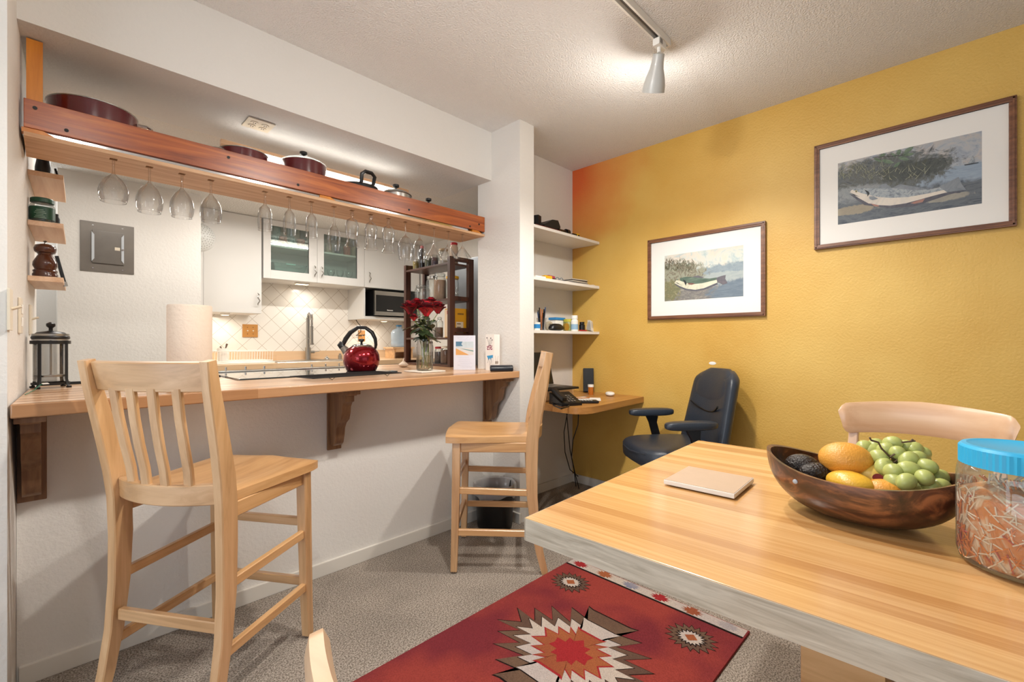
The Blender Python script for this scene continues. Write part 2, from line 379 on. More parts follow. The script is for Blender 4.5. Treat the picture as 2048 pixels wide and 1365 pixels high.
def carpet():
    m, nt, b = newmat('taupe_carpet'); N = nt.nodes; L = nt.links
    tc = N.new('ShaderNodeTexCoord')
    n = N.new('ShaderNodeTexNoise'); n.inputs['Scale'].default_value = 190; n.inputs['Detail'].default_value = 6; L.new(tc.outputs['Object'], n.inputs['Vector'])
    n2 = N.new('ShaderNodeTexNoise'); n2.inputs['Scale'].default_value = 3.5; n2.inputs['Detail'].default_value = 3; L.new(tc.outputs['Object'], n2.inputs['Vector'])
    r = N.new('ShaderNodeValToRGB'); e = r.color_ramp.elements; e[0].position = .41; e[0].color = srgb('#7A7066'); e[1].position = .59; e[1].color = srgb('#BAAFA3')
    L.new(n.outputs['Fac'], r.inputs['Fac'])
    r2 = N.new('ShaderNodeValToRGB'); e = r2.color_ramp.elements; e[0].position = .35; e[0].color = (.80, .80, .80, 1); e[1].position = .65; e[1].color = (1, 1, 1, 1)
    L.new(n2.outputs['Fac'], r2.inputs['Fac'])
    mx = N.new('ShaderNodeMix'); mx.data_type = 'RGBA'; mx.blend_type = 'MULTIPLY'; mx.inputs['Factor'].default_value = 1
    L.new(r.outputs['Color'], mx.inputs['A']); L.new(r2.outputs['Color'], mx.inputs['B']); L.new(mx.outputs['Result'], b.inputs['Base Color'])
    bp = N.new('ShaderNodeBump'); bp.inputs['Strength'].default_value = .7; bp.inputs['Distance'].default_value = .007
    L.new(n.outputs['Fac'], bp.inputs['Height']); L.new(bp.outputs['Normal'], b.inputs['Normal']); b.inputs['Roughness'].default_value = 1; b.inputs['Specular IOR Level'].default_value = .1
    return m
M['carpet'] = carpet()
def tiles():
    m, nt, b = newmat('diagonal_white_tile'); N = nt.nodes; L = nt.links
    tc = N.new('ShaderNodeTexCoord'); mp = N.new('ShaderNodeMapping'); mp.inputs['Rotation'].default_value = (0, R(45), 0)
    L.new(tc.outputs['Object'], mp.inputs['Vector'])
    sp = N.new('ShaderNodeSeparateXYZ'); L.new(mp.outputs['Vector'], sp.inputs[0])
    outs = []
    for ax_ in ('X', 'Z'):
        d = N.new('ShaderNodeMath'); d.operation = 'DIVIDE'; d.inputs[1].default_value = .114; L.new(sp.outputs[ax_], d.inputs[0])
        fr = N.new('ShaderNodeMath'); fr.operation = 'FRACT'; L.new(d.outputs[0], fr.inputs[0])
        lt = N.new('ShaderNodeMath'); lt.operation = 'LESS_THAN'; lt.inputs[1].default_value = .03; L.new(fr.outputs[0], lt.inputs[0]); outs.append(lt)
    mxm = N.new('ShaderNodeMath'); mxm.operation = 'MAXIMUM'; L.new(outs[0].outputs[0], mxm.inputs[0]); L.new(outs[1].outputs[0], mxm.inputs[1])
    mx = N.new('ShaderNodeMix'); mx.data_type = 'RGBA'; mx.inputs['A'].default_value = srgb('#EBE7E0'); mx.inputs['B'].default_value = srgb('#BDB2A4')
    L.new(mxm.outputs[0], mx.inputs['Factor']); L.new(mx.outputs['Result'], b.inputs['Base Color']); b.inputs['Roughness'].default_value = .2
    return m
M['tiles'] = tiles()
# ================================================================= THE ROOM
CEIL = 2.415; XR = 2.862
def sbox(name, m, *b, bev=0):
    return structure(MB().box(*b, b=bev).build(name, m))
sbox('floor', M['carpet'], -2.0, -2.7, -.05, XR+.1, 2.17, 0)
sbox('floor_kitchen', plain('kitchen_vinyl', '#D6CEC2', .5), -1.0, 2.17, -.05, XR+.1, 4.7, 0)
sbox('ceiling', M['ceil'], -2.0, -2.7, CEIL, XR+.1, 2.26, CEIL+.05)
sbox('ceiling_kitchen', M['kceil'], -1.0, 2.65, 2.14, XR+.1, 4.7, 2.19)
sbox('wall_right', M['ywall'], XR, -2.7, 0, XR+.1, 2.17, CEIL)
sbox('wall_nook', M['wall'], 2.095, 2.164, 0, XR, 2.26, CEIL)
sbox('wall_divider', M['wall'], 1.97, 1.88, 0, 2.095, 2.26, CEIL)
sbox('wall_bar', M['wall'], -.075, 2.115, 0, 1.97, 2.21, .868)
o = MB().box(-.085, 2.13, 2.11, 1.97, 2.65, CEIL+.03).slot(1).add([(-.085, 2.131, 2.1099), (1.97, 2.131, 2.1099), (1.97, 2.65, 2.1099), (-.085, 2.65, 2.1099)], [(0, 1, 2, 3)])
structure(o.build('wall_soffit', [M['wall'], M['soffit']]))
sbox('wall_soffit_right', M['wall'], 1.97, 2.26, 2.11, XR, 2.65, CEIL+.03)
structure(MB().prism([(-.084, 1.88), (-.045, 3.0), (-.25, 3.0), (-.25, 2.0), (-2.0, 2.0), (-2.0, 1.88)], 0, CEIL+.02).build('wall_left', M['wall']))
structure(MB().box(-2.1, -2.7, 0, -2.0, -1.25, CEIL).box(-2.1, 1.45, 0, -2.0, 2.0, CEIL).box(-2.1, -1.25, 2.12, -2.0, 1.45, CEIL).build('wall_far_left', M['wall']))
sbox('wall_pantry', M['wall'], .03, 3.90, 0, .762, 4.6, 2.14)
o = MB().box(-1.0, 4.6, 0, XR+.1, 4.7, 2.19).slot(1).box(.762, 4.592, .9, XR, 4.601, 1.9)
structure(o.build('wall_kitchen', [M['wall'], M['tiles']]))
sbox('wall_kitchen_right', M['wall'], XR, 2.26, 0, XR+.1, 4.6, 2.19)
sbox('wall_kitchen_left', M['wall'], -1.0, 3.0, 0, -.9, 4.6, 2.19)
# baseboards
sbox('baseboard_bar', M['trim'], -.07, 2.100, 0, 1.955, 2.116, .062, bev=.004)
sbox('baseboard_divider', M['trim'], 1.955, 1.87, 0, 1.971, 2.115, .062, bev=.004)
sbox('baseboard_nook', M['trim'], 2.095, 2.148, 0, 2.85, 2.165, .062, bev=.004)
sbox('baseboard_right', M['trim'], XR-.014, -2.6, 0, XR+.001, 2.15, .062, bev=.004)

# ================================================================= BAR COUNTER
t = thing('bar_counter', 'long thick butcher block bar counter under the pass-through, held on corbels', 'counter', (0, 0, .87))
RX0, RX1, RY0 = .60, 1.42, 2.33
poly = [(-.079, 1.88), (1.968, 1.88), (1.968, 2.268), (2.25, 2.268), (2.25, 3.12), (RX1+.004, 3.12), (RX1+.004, RY0-.004), (RX0-.004, RY0-.004), (RX0-.004, 2.60), (-.052, 2.60)]
b = MB(); b.prism(poly, 0, .04); o = b.build('worktop', M['counter'], t)
md = o.modifiers.new('bevel', 'BEVEL'); md.width = .004; md.segments = 2
MB().box(-.03, 2.605, .0, .59, 2.63, .05).build('edge_strip', M['blackm'], t)['label'] = 'dark strip along the back edge'
MB().box(-.03, 2.22, -.87, .59, 2.60, -.001).build('base_cabinet', M['door'], t); MB().box(1.43, 2.3, -.87, 2.25, 3.1, -.001).build('base_cabinet', M['door'], t)
CORB = [(0, 0), (0, -.265), (.03, -.265), (.05, -.25), (.062, -.215), (.068, -.18), (.085, -.155), (.115, -.135), (.127, -.105), (.132, -.075), (.148, -.055), (.165, -.05), (.165, -.022), (.19, -.022), (.2, -.01), (.2, 0)]
def corbel(x, label):
    t = thing('corbel', label, 'bracket', (x, 2.115, .868), 0, 'oak corbels holding the bar counter')
    MB().box(-.033, -.014, -.29, .033, -.001, -.001, .003).build('back_plate', M['corbel'], t)
    MB().prism([(-.0145-p[0]*.93, p[1]-.001) for p in CORB], -.021, .021, 'YZ').build('scroll', M['corbel'], t, angle=50)
    MB().box(-.033, -.205, -.018, .033, -.0145, -.001, .003).build('cap', M['corbel'], t)
corbel(-.041, 'scrolled oak corbel at the left end of the bar, beside the left wall')
corbel(.94, 'scrolled oak corbel under the middle of the bar counter')
corbel(1.915, 'scrolled oak corbel under the right end of the bar, against the white pillar')

# ================================================================= HANGING RACK ABOVE THE BAR
GL = [  # px of stem, py of rim, kind
 (227, 404, 'wine', 52), (299, 425, 'wine', 48), (364, 435, 'wine', 44), (422, 444, 'wine', 41),
 (530, 461, 'flute', 28), (579, 470, 'flute', 25), (623, 475, 'flute', 24), (668, 500, 'tulip', 27),
 (704, 494, 'hurricane', 30), (742, 499, 'hurricane', 28), (777, 505, 'hurricane', 28),
 (811, 519, 'white_wine', 34), (839, 524, 'white_wine', 29), (868, 519, 'martini', 37), (897, 514, 'martini', 38), (925, 516, 'martini', 38)]
GY = 2.247
gx = [ax(g[0], GY) for g in GL]
t = thing('pot_rack', 'long red-brown board rack over the bar, pots on top and glasses hanging below', 'rack', (0, 0, 1.77))
X0, X1 = -.062, 1.968
o = MB().box(X0, 2.192, .023, X1, 2.228, .118, .002).build('front_board', M['redwood'], t)
b = MB(); xs = X0
for x in gx:
    b.box(xs, 2.192, -.006, x-.011, 2.44, .008); b.box(x-.011, 2.192, -.006, x+.011, GY-.011, .008); b.box(x-.011, GY+.013, -.006, x+.011, 2.44, .008); xs = x+.011
b.box(xs, 2.192, -.006, X1, 2.44, .008)
b.build('slotted_plank', M['pine'], t)
MB().box(X0, 2.405, .009, X1, 2.44, .036).build('rear_cleat', M['pine'], t)
MB().box(X0, 2.229, .036, X1, 2.44, .046).build('top_plank', M['pine'], t)
MB().box(X0+.05, 2.203, .0085, X1-.13, 2.2055, .0222).build('metal_strip', M['chrome'], t)
MB().box(.60, 2.448, .205, 1.50, 2.477, .245, .003).build('light_housing', M['white'], t)
MB().tube([(.62, 2.437, .225), (1.48, 2.437, .225)], .011, 12).build('light_tube', plain('lit_rack_tube', '#FFFFFF', .5, emit='#FFF8EE', es=11), t)['label'] = 'lit fluorescent tube behind the pots'
for xx in (X0+.025, ax(650, 2.21), X1-.07):
    MB().prism([(xx-.03, .008), (xx+.05, .008), (xx+.02, .0225), (xx-.03, .0225)], 2.196, 2.226, 'XZ').build('spacer', M['orangepine'], t)
MB().box(-.057, 2.230, .047, -.018, 2.262, .335).build('post', M['orangepine'], t)['label'] = 'orange pine post up to the soffit'
MB().box(.564, 2.478, .12, ax(815, 2.49), 2.50, .27).build('back_board', M['pine'], t)['label'] = 'pale board behind the pots'
for px, py in ((70, 216), (133, 261), (457, 315), (596, 370), (818, 420), (940, 453), (958, 449)):
    p = at(px, py, Y=2.192)
    MB().cyl((p.x, 2.1925, p.z-1.77), .006, -.002, 10, axis='Y').build('screw', M['blackm'], t)

# ---- glasses hung from the rack
def gprof(kind, r, h):
    # r: widest radius, h: distance from plank underside down to the rim; z measured down from the plank
    if kind == 'wine':
        b = h*.36; P = [(.0045, -.012), (.0035, -b*.5), (.005, -b*.9), (.009, -b), (r*.30, -b-.05*(h-b)), (r*.58, -b-.16*(h-b)), (r*.82, -b-.32*(h-b)), (r*.96, -b-.50*(h-b)), (r, -b-.66*(h-b)), (r*.96, -b-.82*(h-b)), (r*.84, -h)]
    elif kind == 'white_wine':
        b = h*.36; P = [(.004, -.012), (.0032, -b*.6), (.005, -b), (r*.55, -b-.12*(h-b)), (r*.9, -b-.36*(h-b)), (r, -b-.55*(h-b)), (r*.92, -b-.8*(h-b)), (r*.80, -h)]
    elif kind == 'flute':
        b = h*.36; P = [(.0045, -.012), (.0035, -b*.4), (.007, -b*.9), (.011, -b), (r*.75, -b-.10*(h-b)), (r*.97, -b-.32*(h-b)), (r, -b-.6*(h-b)), (r*.95, -h)]
    elif kind == 'tulip':
        b = h*.44; P = [(.0045, -.012), (.0032, -b*.5), (.007, -b*.9), (.010, -b), (r*.7, -b-.14*(h-b)), (r*.98, -b-.42*(h-b)), (r, -b-.6*(h-b)), (r*.78, -h)]
    elif kind == 'hurricane':
        b = h*.20; P = [(.008, -.012), (.007, -b*.3), (.011, -b*.55), (.006, -b*.8), (.008, -b), (r*.7, -b-.08*(h-b)), (r*.96, -b-.25*(h-b)), (r*.86, -b-.5*(h-b)), (r*.72, -b-.72*(h-b)), (r*.80, -b-.86*(h-b)), (r*1.0, -h)]
    else:
        b = h*.48; P = [(.004, -.012), (.003, -b*.6), (.004, -b), (r*.30, -b-.28*(h-b)), (r*.62, -b-.60*(h-b)), (r, -h)]
    return P
KL = {'wine': 'wide-bowled red wine glass', 'flute': 'short stout champagne flute', 'tulip': 'single tulip-shaped glass on a long stem', 'hurricane': 'curvy pilsner glass on a knobbed foot', 'white_wine': 'slim white wine glass', 'martini': 'cone-shaped martini glass'}
POSW = {0: 'hanging leftmost on the rack, bearing a dark smudge', 1: 'hanging second from the left, above the grey breaker panel', 2: 'hanging third from the left end of the rack', 3: 'hanging fourth from the left, before the white cabinet',
 4: 'leftmost of the three flutes on the rack', 5: 'middle one of the three flutes on the rack', 6: 'rightmost of the three flutes on the rack', 7: 'hanging between the flutes and the curvy glasses',
 8: 'leftmost of the three curvy glasses', 9: 'middle one of the three curvy glasses', 10: 'rightmost of the three curvy glasses', 11: 'left of the pair hanging above the roses', 12: 'right of the pair, hanging above the jar rack corner',
 13: 'leftmost of the three martini glasses', 14: 'middle one of the three martini glasses', 15: 'rightmost martini glass, nearest the pillar'}
for i, (px, py, k, wpx) in enumerate(GL):
    x = gx[i]; p = at(px, py, Y=GY); D = x*CA+GY*SA
    h = 1.762-p.z; r = wpx/2*D/FPX*.93
    nm = {'wine': 'wine_glass', 'white_wine': 'wine_glass', 'flute': 'champagne_flute', 'tulip': 'tulip_glass', 'hurricane': 'pilsner_glass', 'martini': 'martini_glass'}[k]
    g = thing(nm, f'{KL[k]} {POSW[i]}', 'glass', (x, GY, 1.762), 0, 'stemware hanging from the rack')
    prof = gprof(k, r, h)
    MB().lathe([(.0015, .0195), (.012, .0193), (.033, .0175), (.034, .0165), (.02, .0170), (.006, .012), (.0045, .002)]+prof[:4 if k != 'hurricane' else 5], 20, cap0=False, cap1=False).build('stem_and_foot', M['glass'], g, 60)
    st = prof[3 if k != 'hurricane' else 4:]
    rim = [(a*.985, z) for a, z in reversed(st)]
    MB().lathe(st+[(st[-1][0]+.0006, -h-.0010), (st[-1][0]-.0008, -h-.0010), (st[-1][0]-.0008, -h+.001)], 32, cap0=False, cap1=False).build('bowl', M['glass'], g, 60)

# ---- pots on the rack
def pot(name, label, x, y, r, h, m, lid=None, handles=(), z=1.817, group='cookware on top of the rack', cat='pot'):
    t = thing(name, label, cat, (x, y, z), 0, group)
    MB().lathe([(r*.9, 0.0005), (r*.97, .012), (r, h*.5), (r, h), (r-.004, h), (r-.004, .01), (.001, .008)], 36, cap1=False).build('pot_body', m, t)
    if lid:
        MB().lathe([(r, h+.001), (r+.003, h+.004), (r*.8, h+.020), (r*.4, h+.032), (.002, h+.036)], 32).build('lid', lid, t)
        MB().lathe([(.006, h+.034), (.007, h+.048), (.018, h+.054), (.018, h+.066), (.008, h+.070)], 16).build('lid_knob', M['black'], t)
    else:
        MB().tube([(math.cos(a)*(r-.001), math.sin(a)*(r-.001), h+.001) for a in [2*PI*k/36 for k in range(36)]], .003, 6, True).build('rim', M['steel'], t)
    for (ang, m2, lz) in handles:
        pts = [(math.cos(ang+da)*(r+rr), math.sin(ang+da)*(r+rr), lz) for da, rr in ((-.28, .002), (-.26, .028), (-.14, .042), (0, .046), (.14, .042), (.26, .028), (.28, .002))]
        MB().tube(pts, .006, 8).build('handle', m2, t)
    return t
YP = 2.345
pot('frying_pan', 'very large shallow dark red pan at the left end of the rack', ax(188, 2.36), 2.36, .130, .145, M['redpot'], None, [(R(0), M['chrome'], .125)])
x = ax(487, YP); pot('saucepan', 'dark red saucepan without lid, chrome side handles', x, YP, .100, .125, M['redpot'], None, [(R(20), M['chrome'], .10), (R(200), M['chrome'], .10)])
x = ax(607, YP); pot('casserole_pot', 'tall dark red pot with glass lid beside the lidless red saucepan', x, YP, .105, .150, M['redpot'], M['jarglass'], [(R(0), M['chrome'], .08), (R(180), M['chrome'], .08)])
x = ax(716, YP); t = pot('black_pan', 'black pan on the rack with an upright loop handle facing the room', x, YP, .105, .105, M['blackm'], None, [])
MB().tube([(-.035, -.106, .105), (-.038, -.118, .145), (-.02, -.122, .160), (.015, -.122, .160), (.035, -.118, .145), (.032, -.106, .105)], .010, 8).build('loop_handle', M['black'], t)
x = ax(792, YP); pot('steel_pot', 'stainless steel pot with lid, right of the black pan', x, YP, .088, .115, M['steel'], M['steel'], [])
x = ax(857, YP); pot('steel_saucepan', 'small lidded steel pan, rightmost pot on the rack', x, YP, .078, .085, M['steel'], M['steel'], [])
for px, py, m, lab, nm in ((925, 432, M['cream'], 'small cream trinket on the right end of the rack', 'trinket'), (952, 431, M['blue'], 'small blue trinket on the right end of the rack', 'trinket')):
    p = at(px, py, Y=2.32); tag(MB().lathe([(.014, 0), (.016, .03), (.010, p.z-1.8165), (.004, p.z-1.8165+.003)], 12).build(nm, m, loc=(p.x, 2.32, 1.8165)), lab, 'trinket')

# ---- outlet on the soffit underside
p = at(517, 249, Z=2.109)
t = thing('ceiling_outlet', 'cream four-socket power outlet on the soffit underside above the pots', 'outlet', (p.x, p.y, 2.109))
MB().box(-.057, -.057, -.006, .057, .057, 0, .003).build('cover_plate', M['cream'], t)
for dx in (-.023, .023):
    for dy in (-.02, .02):
        s = MB().cyl((dx, dy, -.009), .016, .003, 16).build('socket', M['cream'], t)
        MB().box(dx-.006, dy-.005, -.0095, dx-.003, dy+.005, -.009).box(dx+.003, dy-.005, -.0095, dx+.006, dy+.005, -.009).build('slot', M['blackm'], s)

# ================================================================= CEILING TRACK
t = thing('track_light', 'white ceiling track with a frosted bell-shaped lamp head at its end', 'lamp', (0, .93, CEIL))
MB().box(-1.2, -.019, -.030, 1.905, -.011, 0).box(-1.2, .011, -.030, 1.905, .019, 0).box(-1.2, -.012, -.008, 1.905, .012, 0).box(1.905, -.019, -.031, 1.915, .019, 0).build('track', M['white'], t)
MB().box(-1.2, -.010, -.012, 1.90, .010, -.0085).build('conductor', M['grey'], t)
fros = plain('frosted_shade', '#BDBDB9', .35, coat=.3)
for hx in (1.850, 1.0, .1):
    ad = MB().box(hx-.035, -.016, -.062, hx+.030, .016, -.031, .004).build('adapter', M['white'], t)
    MB().box(hx-.030, -.0175, -.055, hx-.008, -.0163, -.036).build('printed_label', plain('label_lines', '#8C8A86', .6), ad) if hx > 1.5 else None
    MB().cyl((hx-.008, 0, -.085), .008, .024, 12).build('stem', M['white'], t)
    dx = -.018
    prof = [(.016, -.086), (.024, -.088), (.026, -.12), (.030, -.145), (.040, -.175), (.047, -.205), (.049, -.235)]
    sh = MB(); n = 28; vs = []
    prof2 = prof+[(a-.003, z) for a, z in reversed(prof[1:])]
    sh.M = Matrix.Translation((hx-.008, 0, 0)) @ Matrix.Translation((0, 0, -.086)) @ Matrix.Rotation(R(33 if hx > 1.5 else 3), 4, Vector((SA, -CA, 0))) @ Matrix.Translation((0, 0, .086))
    sh.lathe(prof2, n, cap1=False); so = sh.build('shade', fros, t)
    bb = MB(); bb.M = sh.M; bb.lathe([(.010, -.12), (.016, -.14), (.024, -.165), (.018, -.19), (.002, -.196)], 16).build('bulb', plain('lamp_bulb', '#FFF3DD', .4, emit='#FFE3B8', es=.8), so)
# ================================================================= STOOLS AND CHAIRS
def arc(w, bow, n, z, y0=0, half=False):
    return [(w*(-1+2*i/n), y0-bow*(1-(-1+2*i/n)**2), z) for i in range(n+1)]
def make_stool(label, loc, rz):
    t = thing('bar_stool', label, 'stool', loc, rz, 'maple bar stools at the counter')
    mz, mx, my = M['maple'], M['mapleX'], M['mapleY']
    # seat: saddled board
    W, nx, ny = .215, 16, 16; vs = []; fs = []
    def outline(u, v):
        y = -.172+.397*v; w_ = .185+.035*v
        yy = y+(.018*(1-u*u) if v > .5 else 0)*(v-.5)*2
        w2 = w_*(1-.05*max(0, (v-.86)/.14)**2)
        return u*w2, yy
    top = []
    for j in range(ny+1):
        for i in range(nx+1):
            u = -1+2*i/nx; v = j/ny; x, y = outline(u, v)
            dip = .013*(1-u**2)**1*math.sin(PI*min(1, max(0, (v-.02)/.9)))-.004*math.exp(-(u/.22)**2)*v
            ed = max(abs(u), abs(2*v-1)); dip += .006*max(0, (ed-.9)/.1)
            top.append((x, y, .646-dip))
    n0 = len(top); bot = [(x, y, .612) for x, y, z in top]
    g = lambda i, j: j*(nx+1)+i
    for j in range(ny):
        for i in range(nx):
            fs.append((g(i, j), g(i+1, j), g(i+1, j+1), g(i, j+1))); fs.append((n0+g(i, j+1), n0+g(i+1, j+1), n0+g(i+1, j), n0+g(i, j)))
    for i in range(nx): fs += [(g(i+1, 0), g(i, 0), n0+g(i, 0), n0+g(i+1, 0)), (g(i, ny), g(i+1, ny), n0+g(i+1, ny), n0+g(i, ny))]
    for j in range(ny): fs += [(g(0, j), g(0, j+1), n0+g(0, j+1), n0+g(0, j)), (g(nx, j+1), g(nx, j), n0+g(nx, j), n0+g(nx, j+1))]
    MB().add(top+bot, fs).build('seat', my, t, 40)
    # front legs
    for s in (-1, 1):
        MB().bar([(s*.193, .188, .010), (s*.190, .184, .15), (s*.186, .178, .45), (s*.184, .176, .611)], (1, 0, 0), [.030, .033, .037, .038], [.030, .033, .037, .038]).build('leg', mz, t)
    # rear legs running up as back posts
    yz = [(-.238, .004), (-.214, .10), (-.192, .22), (-.179, .36), (-.176, .50), (-.179, .62), (-.189, .70), (-.207, .79), (-.227, .88), (-.245, .96), (-.258, 1.033)]
    for s in (-1, 1):
        MB().bar([(s*(.196-.006*min(1, z/.5)+.018*max(0, (z-.6)/.43)), y, z) for y, z in yz], (1, 0, 0), [.030]*11, [.030, .036, .042, .050, .056, .058, .056, .050, .044, .038, .032]).build('leg', mz, t)['label'] = 'curved rear leg rising as back post'
    # rails of the backrest
    MB().bar(arc(.186, .030, 12, .988, -.243), (0, -.22, 1), .085, .020).build('top_rail', mx, t)
    MB().bar(arc(.172, .042, 12, .645, -.181), (0, -.06, 1), .060, .024).build('lower_rail', mx, t)
    for k in range(4):
        u = (-.6+1.2*k/3); b0 = .042*(1-u*u); b1 = .030*(1-u*u)
        pts = [(u*.165, -.184-b0, .668), (u*.168, -.190-b0, .72), (u*.172, -.205-b0, .79), (u*.176, -.224-(b0+b1)/2, .87), (u*.180, -.240-b1, .955)]
        MB().bar(pts, (1, 0, 0), .030, .014).build('back_slat', mz, t)
    # aprons
    MB().box(-.165, .166, .566, .165, .184, .611, .002).build('apron', mx, t)
    for s in (-1, 1):
        MB().bar([(s*.186, -.150, .588), (s*.184, .158, .588)], (0, 0, 1), .046, .018).build('apron', my, t)
        MB().bar([(s*.187, -.163, .375), (s*.187, .166, .385)], (0, 0, 1), .030, .020).build('rung', my, t)
        MB().bar([(s*.190, -.180, .185), (s*.190, .172, .190)], (0, 0, 1), .030, .020).build('rung', my, t)
    MB().bar([(-.168, .182, .425), (.168, .182, .425)], (0, 0, 1), .030, .020).build('rung', mx, t)
    MB().bar([(-.172, .185, .205), (.172, .185, .205)], (0, 0, 1), .030, .020).build('rung', mx, t)
    MB().bar([(-.172, -.188, .262), (.172, -.188, .262)], (0, 0, 1), .034, .020).build('rung', mx, t)
    return t
# facing direction f -> rotation about Z with local +Y = f
def rz_of(fx, fy): return math.atan2(fy, fx)-PI/2
f1 = Vector((.833, .554)); 
s1 = make_stool('maple bar stool in the left foreground, its slatted back to the viewer', (.403, 1.774, 0), -.992)
f2 = Vector((-.69, .72)).normalized()
s2 = copy_thing(s1, (1.332+.193*f2.y-.188*f2.x, 1.699-.193*f2.x-.188*f2.y, 0), rz_of(*f2), 'maple bar stool seen side-on before the white pillar')

M['railwood'] = wood('beech_rail', '#D2A67E', '#E2BD97', 'X', 1, .28, '#DAB28C', coat=.5)
def make_chair(label, loc, rz):
    # local +Y is the way the sitter faces
    t = thing('dining_chair', label, 'chair', loc, rz, 'pale beech dining chairs round the table')
    m, mz = M['beech'], M['beechZ']
    MB().loft([[(x*sx, y*sx+0, z) for x, y in ((-.2, -.19), (.2, -.19), (.215, 0), (.21, .2), (0, .215), (-.21, .2), (-.215, 0))] for z, sx in ((.435, .97), (.44, 1), (.455, 1), (.46, .975))]).build('seat', m, t)
    for s in (-1, 1):
        MB().bar([(s*.175, .17, 0.004), (s*.175, .165, .434)], (1, 0, 0), [.028, .034], [.028, .034]).build('leg', mz, t)
        MB().bar([(s*.172, -.235, 0.004), (s*.17, -.195, .25), (s*.168, -.182, .45), (s*.166, -.20, .65), (s*.162, -.232, .80)], (1, 0, 0), .026, [.028, .034, .036, .030, .024]).build('leg', mz, t)['label'] = 'rear leg and back post'
        MB().bar([(s*.172, -.155, .40), (s*.175, .146, .40)], (0, 0, 1), .05, .018).build('apron', m, t)
        MB().bar([(s*.172, -.185, .2), (s*.175, .150, .2)], (0, 0, 1), .025, .016).build('rung', m, t)
    MB().box(-.155, .155, .385, .155, .172, .434, .002).build('apron', m, t)
    # curved top rail with rounded ends: grid in (u, v)
    n = 48; vs = []; fs = []
    ring = []
    for i in range(n+1):
        u = -1+2*i/n; x = .2*u; e = max(0, abs(u)-.90)/.10
        hh = .050*(1-.42*e**2.2); yb = -.252+.05*u*u
        tt = .009*(1-.3*e)
        zc = .838+.012*(1-u*u)
        pts = []
        for (a, b_) in ((-1, -.8), (-.55, -1), (.55, -1), (1, -.8), (1, .8), (.55, 1), (-.55, 1), (-1, .8)):
            zz = zc+b_*hh-(0.006*abs(u) if b_ > 0 else 0)
            pts.append((x-(0.012*u*abs(u) if b_ < 0 else 0), yb+a*tt-.10*(zz-.80), zz))
        ring.append(pts)
    MB().loft(ring).build('top_rail', M['railwood'], t, 60)
    return t
c1 = make_chair('beech dining chair beyond the table, its back to the ochre wall', (1.85-.235, .09, 0), rz_of(-1, 0.0))
c2 = copy_thing(c1, (.357, .147, 0), rz_of(1, 0.05), 'beech dining chair in the near foreground, only its back corner showing')

# ================================================================= TABLE
TR = R(2.8)
P0 = Vector((.636, .594)); u = Vector((math.cos(TR), math.sin(TR))); v = Vector((math.sin(TR), -math.cos(TR)))
t = thing('dining_table', 'butcher block dining table with thick edge painted with pale window glare in the right foreground', 'table', (P0.x, P0.y, 0), TR)
b = MB(); b.box(0, -1.55, .705, .915, 0, .75, .003).build('tabletop', M['table'], t)
MB().box(-.0012, -1.55, .7065, .0, -.002, .7485).box(.0, .0, .7065, .913, .0012, .7485).build('edge_face', M['tedge'], t)['label'] = 'glossy edge greyed for cool window glare'
for (x, y) in ((.35, -.46), (.35, -1.2)):
    MB().box(x-.05, y-.06, .05, x+.30, y+.06, .704, .004).build('pedestal', M['mapleY'], t)
    MB().box(x-.16, y-.06, 0.014, x+.41, y+.06, .05, .004).build('foot', M['mapleX'], t)
MB().box(.45, -1.14, .30, .50, -.52, .42, .004).build('stretcher', M['mapleY'], t)

# ================================================================= RUG
def mirror4(q):
    # q: quadrant points from the +X axis side to the +Y axis side
    a = list(q); out = a+[(-x, y) for x, y in reversed(a)]; out += [(-x, -y) for x, y in a]; out += [(x, -y) for x, y in reversed(a)]
    res = []
    for p in out:
        if not res or (abs(p[0]-res[-1][0])+abs(p[1]-res[-1][1])) > 1e-4: res.append(p)
    return res
OUT = [(.262, .085), (.270, .112), (.192, .062), (.214, .157), (.132, .103), (.164, .222), (.093, .158), (.104, .262), (.042, .206), (.056, .314), (0, .238)]
WHI = [(.186, .060), (.190, .080), (.140, .050), (.150, .109), (.107, .083), (.118, .150), (.067, .125), (.079, .199), (.030, .158), (.035, .227), (0, .176)]
BRO = [(.118, .045), (.124, .060), (.082, .038), (.104, .080), (.070, .058), (.074, .112), (.040, .085), (.036, .145), (0, .110)]
REDC = [(.078, .0), (.050, .022), (.055, .045), (.025, .042), (.025, .078), (0, .070)]
def layer(b, q, cx, cy, z, s=1.0, sy=None):
    pts = [(cx+x*s, cy+y*(sy or s)) for x, y in mirror4(q)]
    cx0 = [(cx, cy, z)]; n = len(pts)
    b.add(cx0+[(x, y, z) for x, y in pts], [(0, 1+i, 1+(i+1) % n) for i in range(n)])
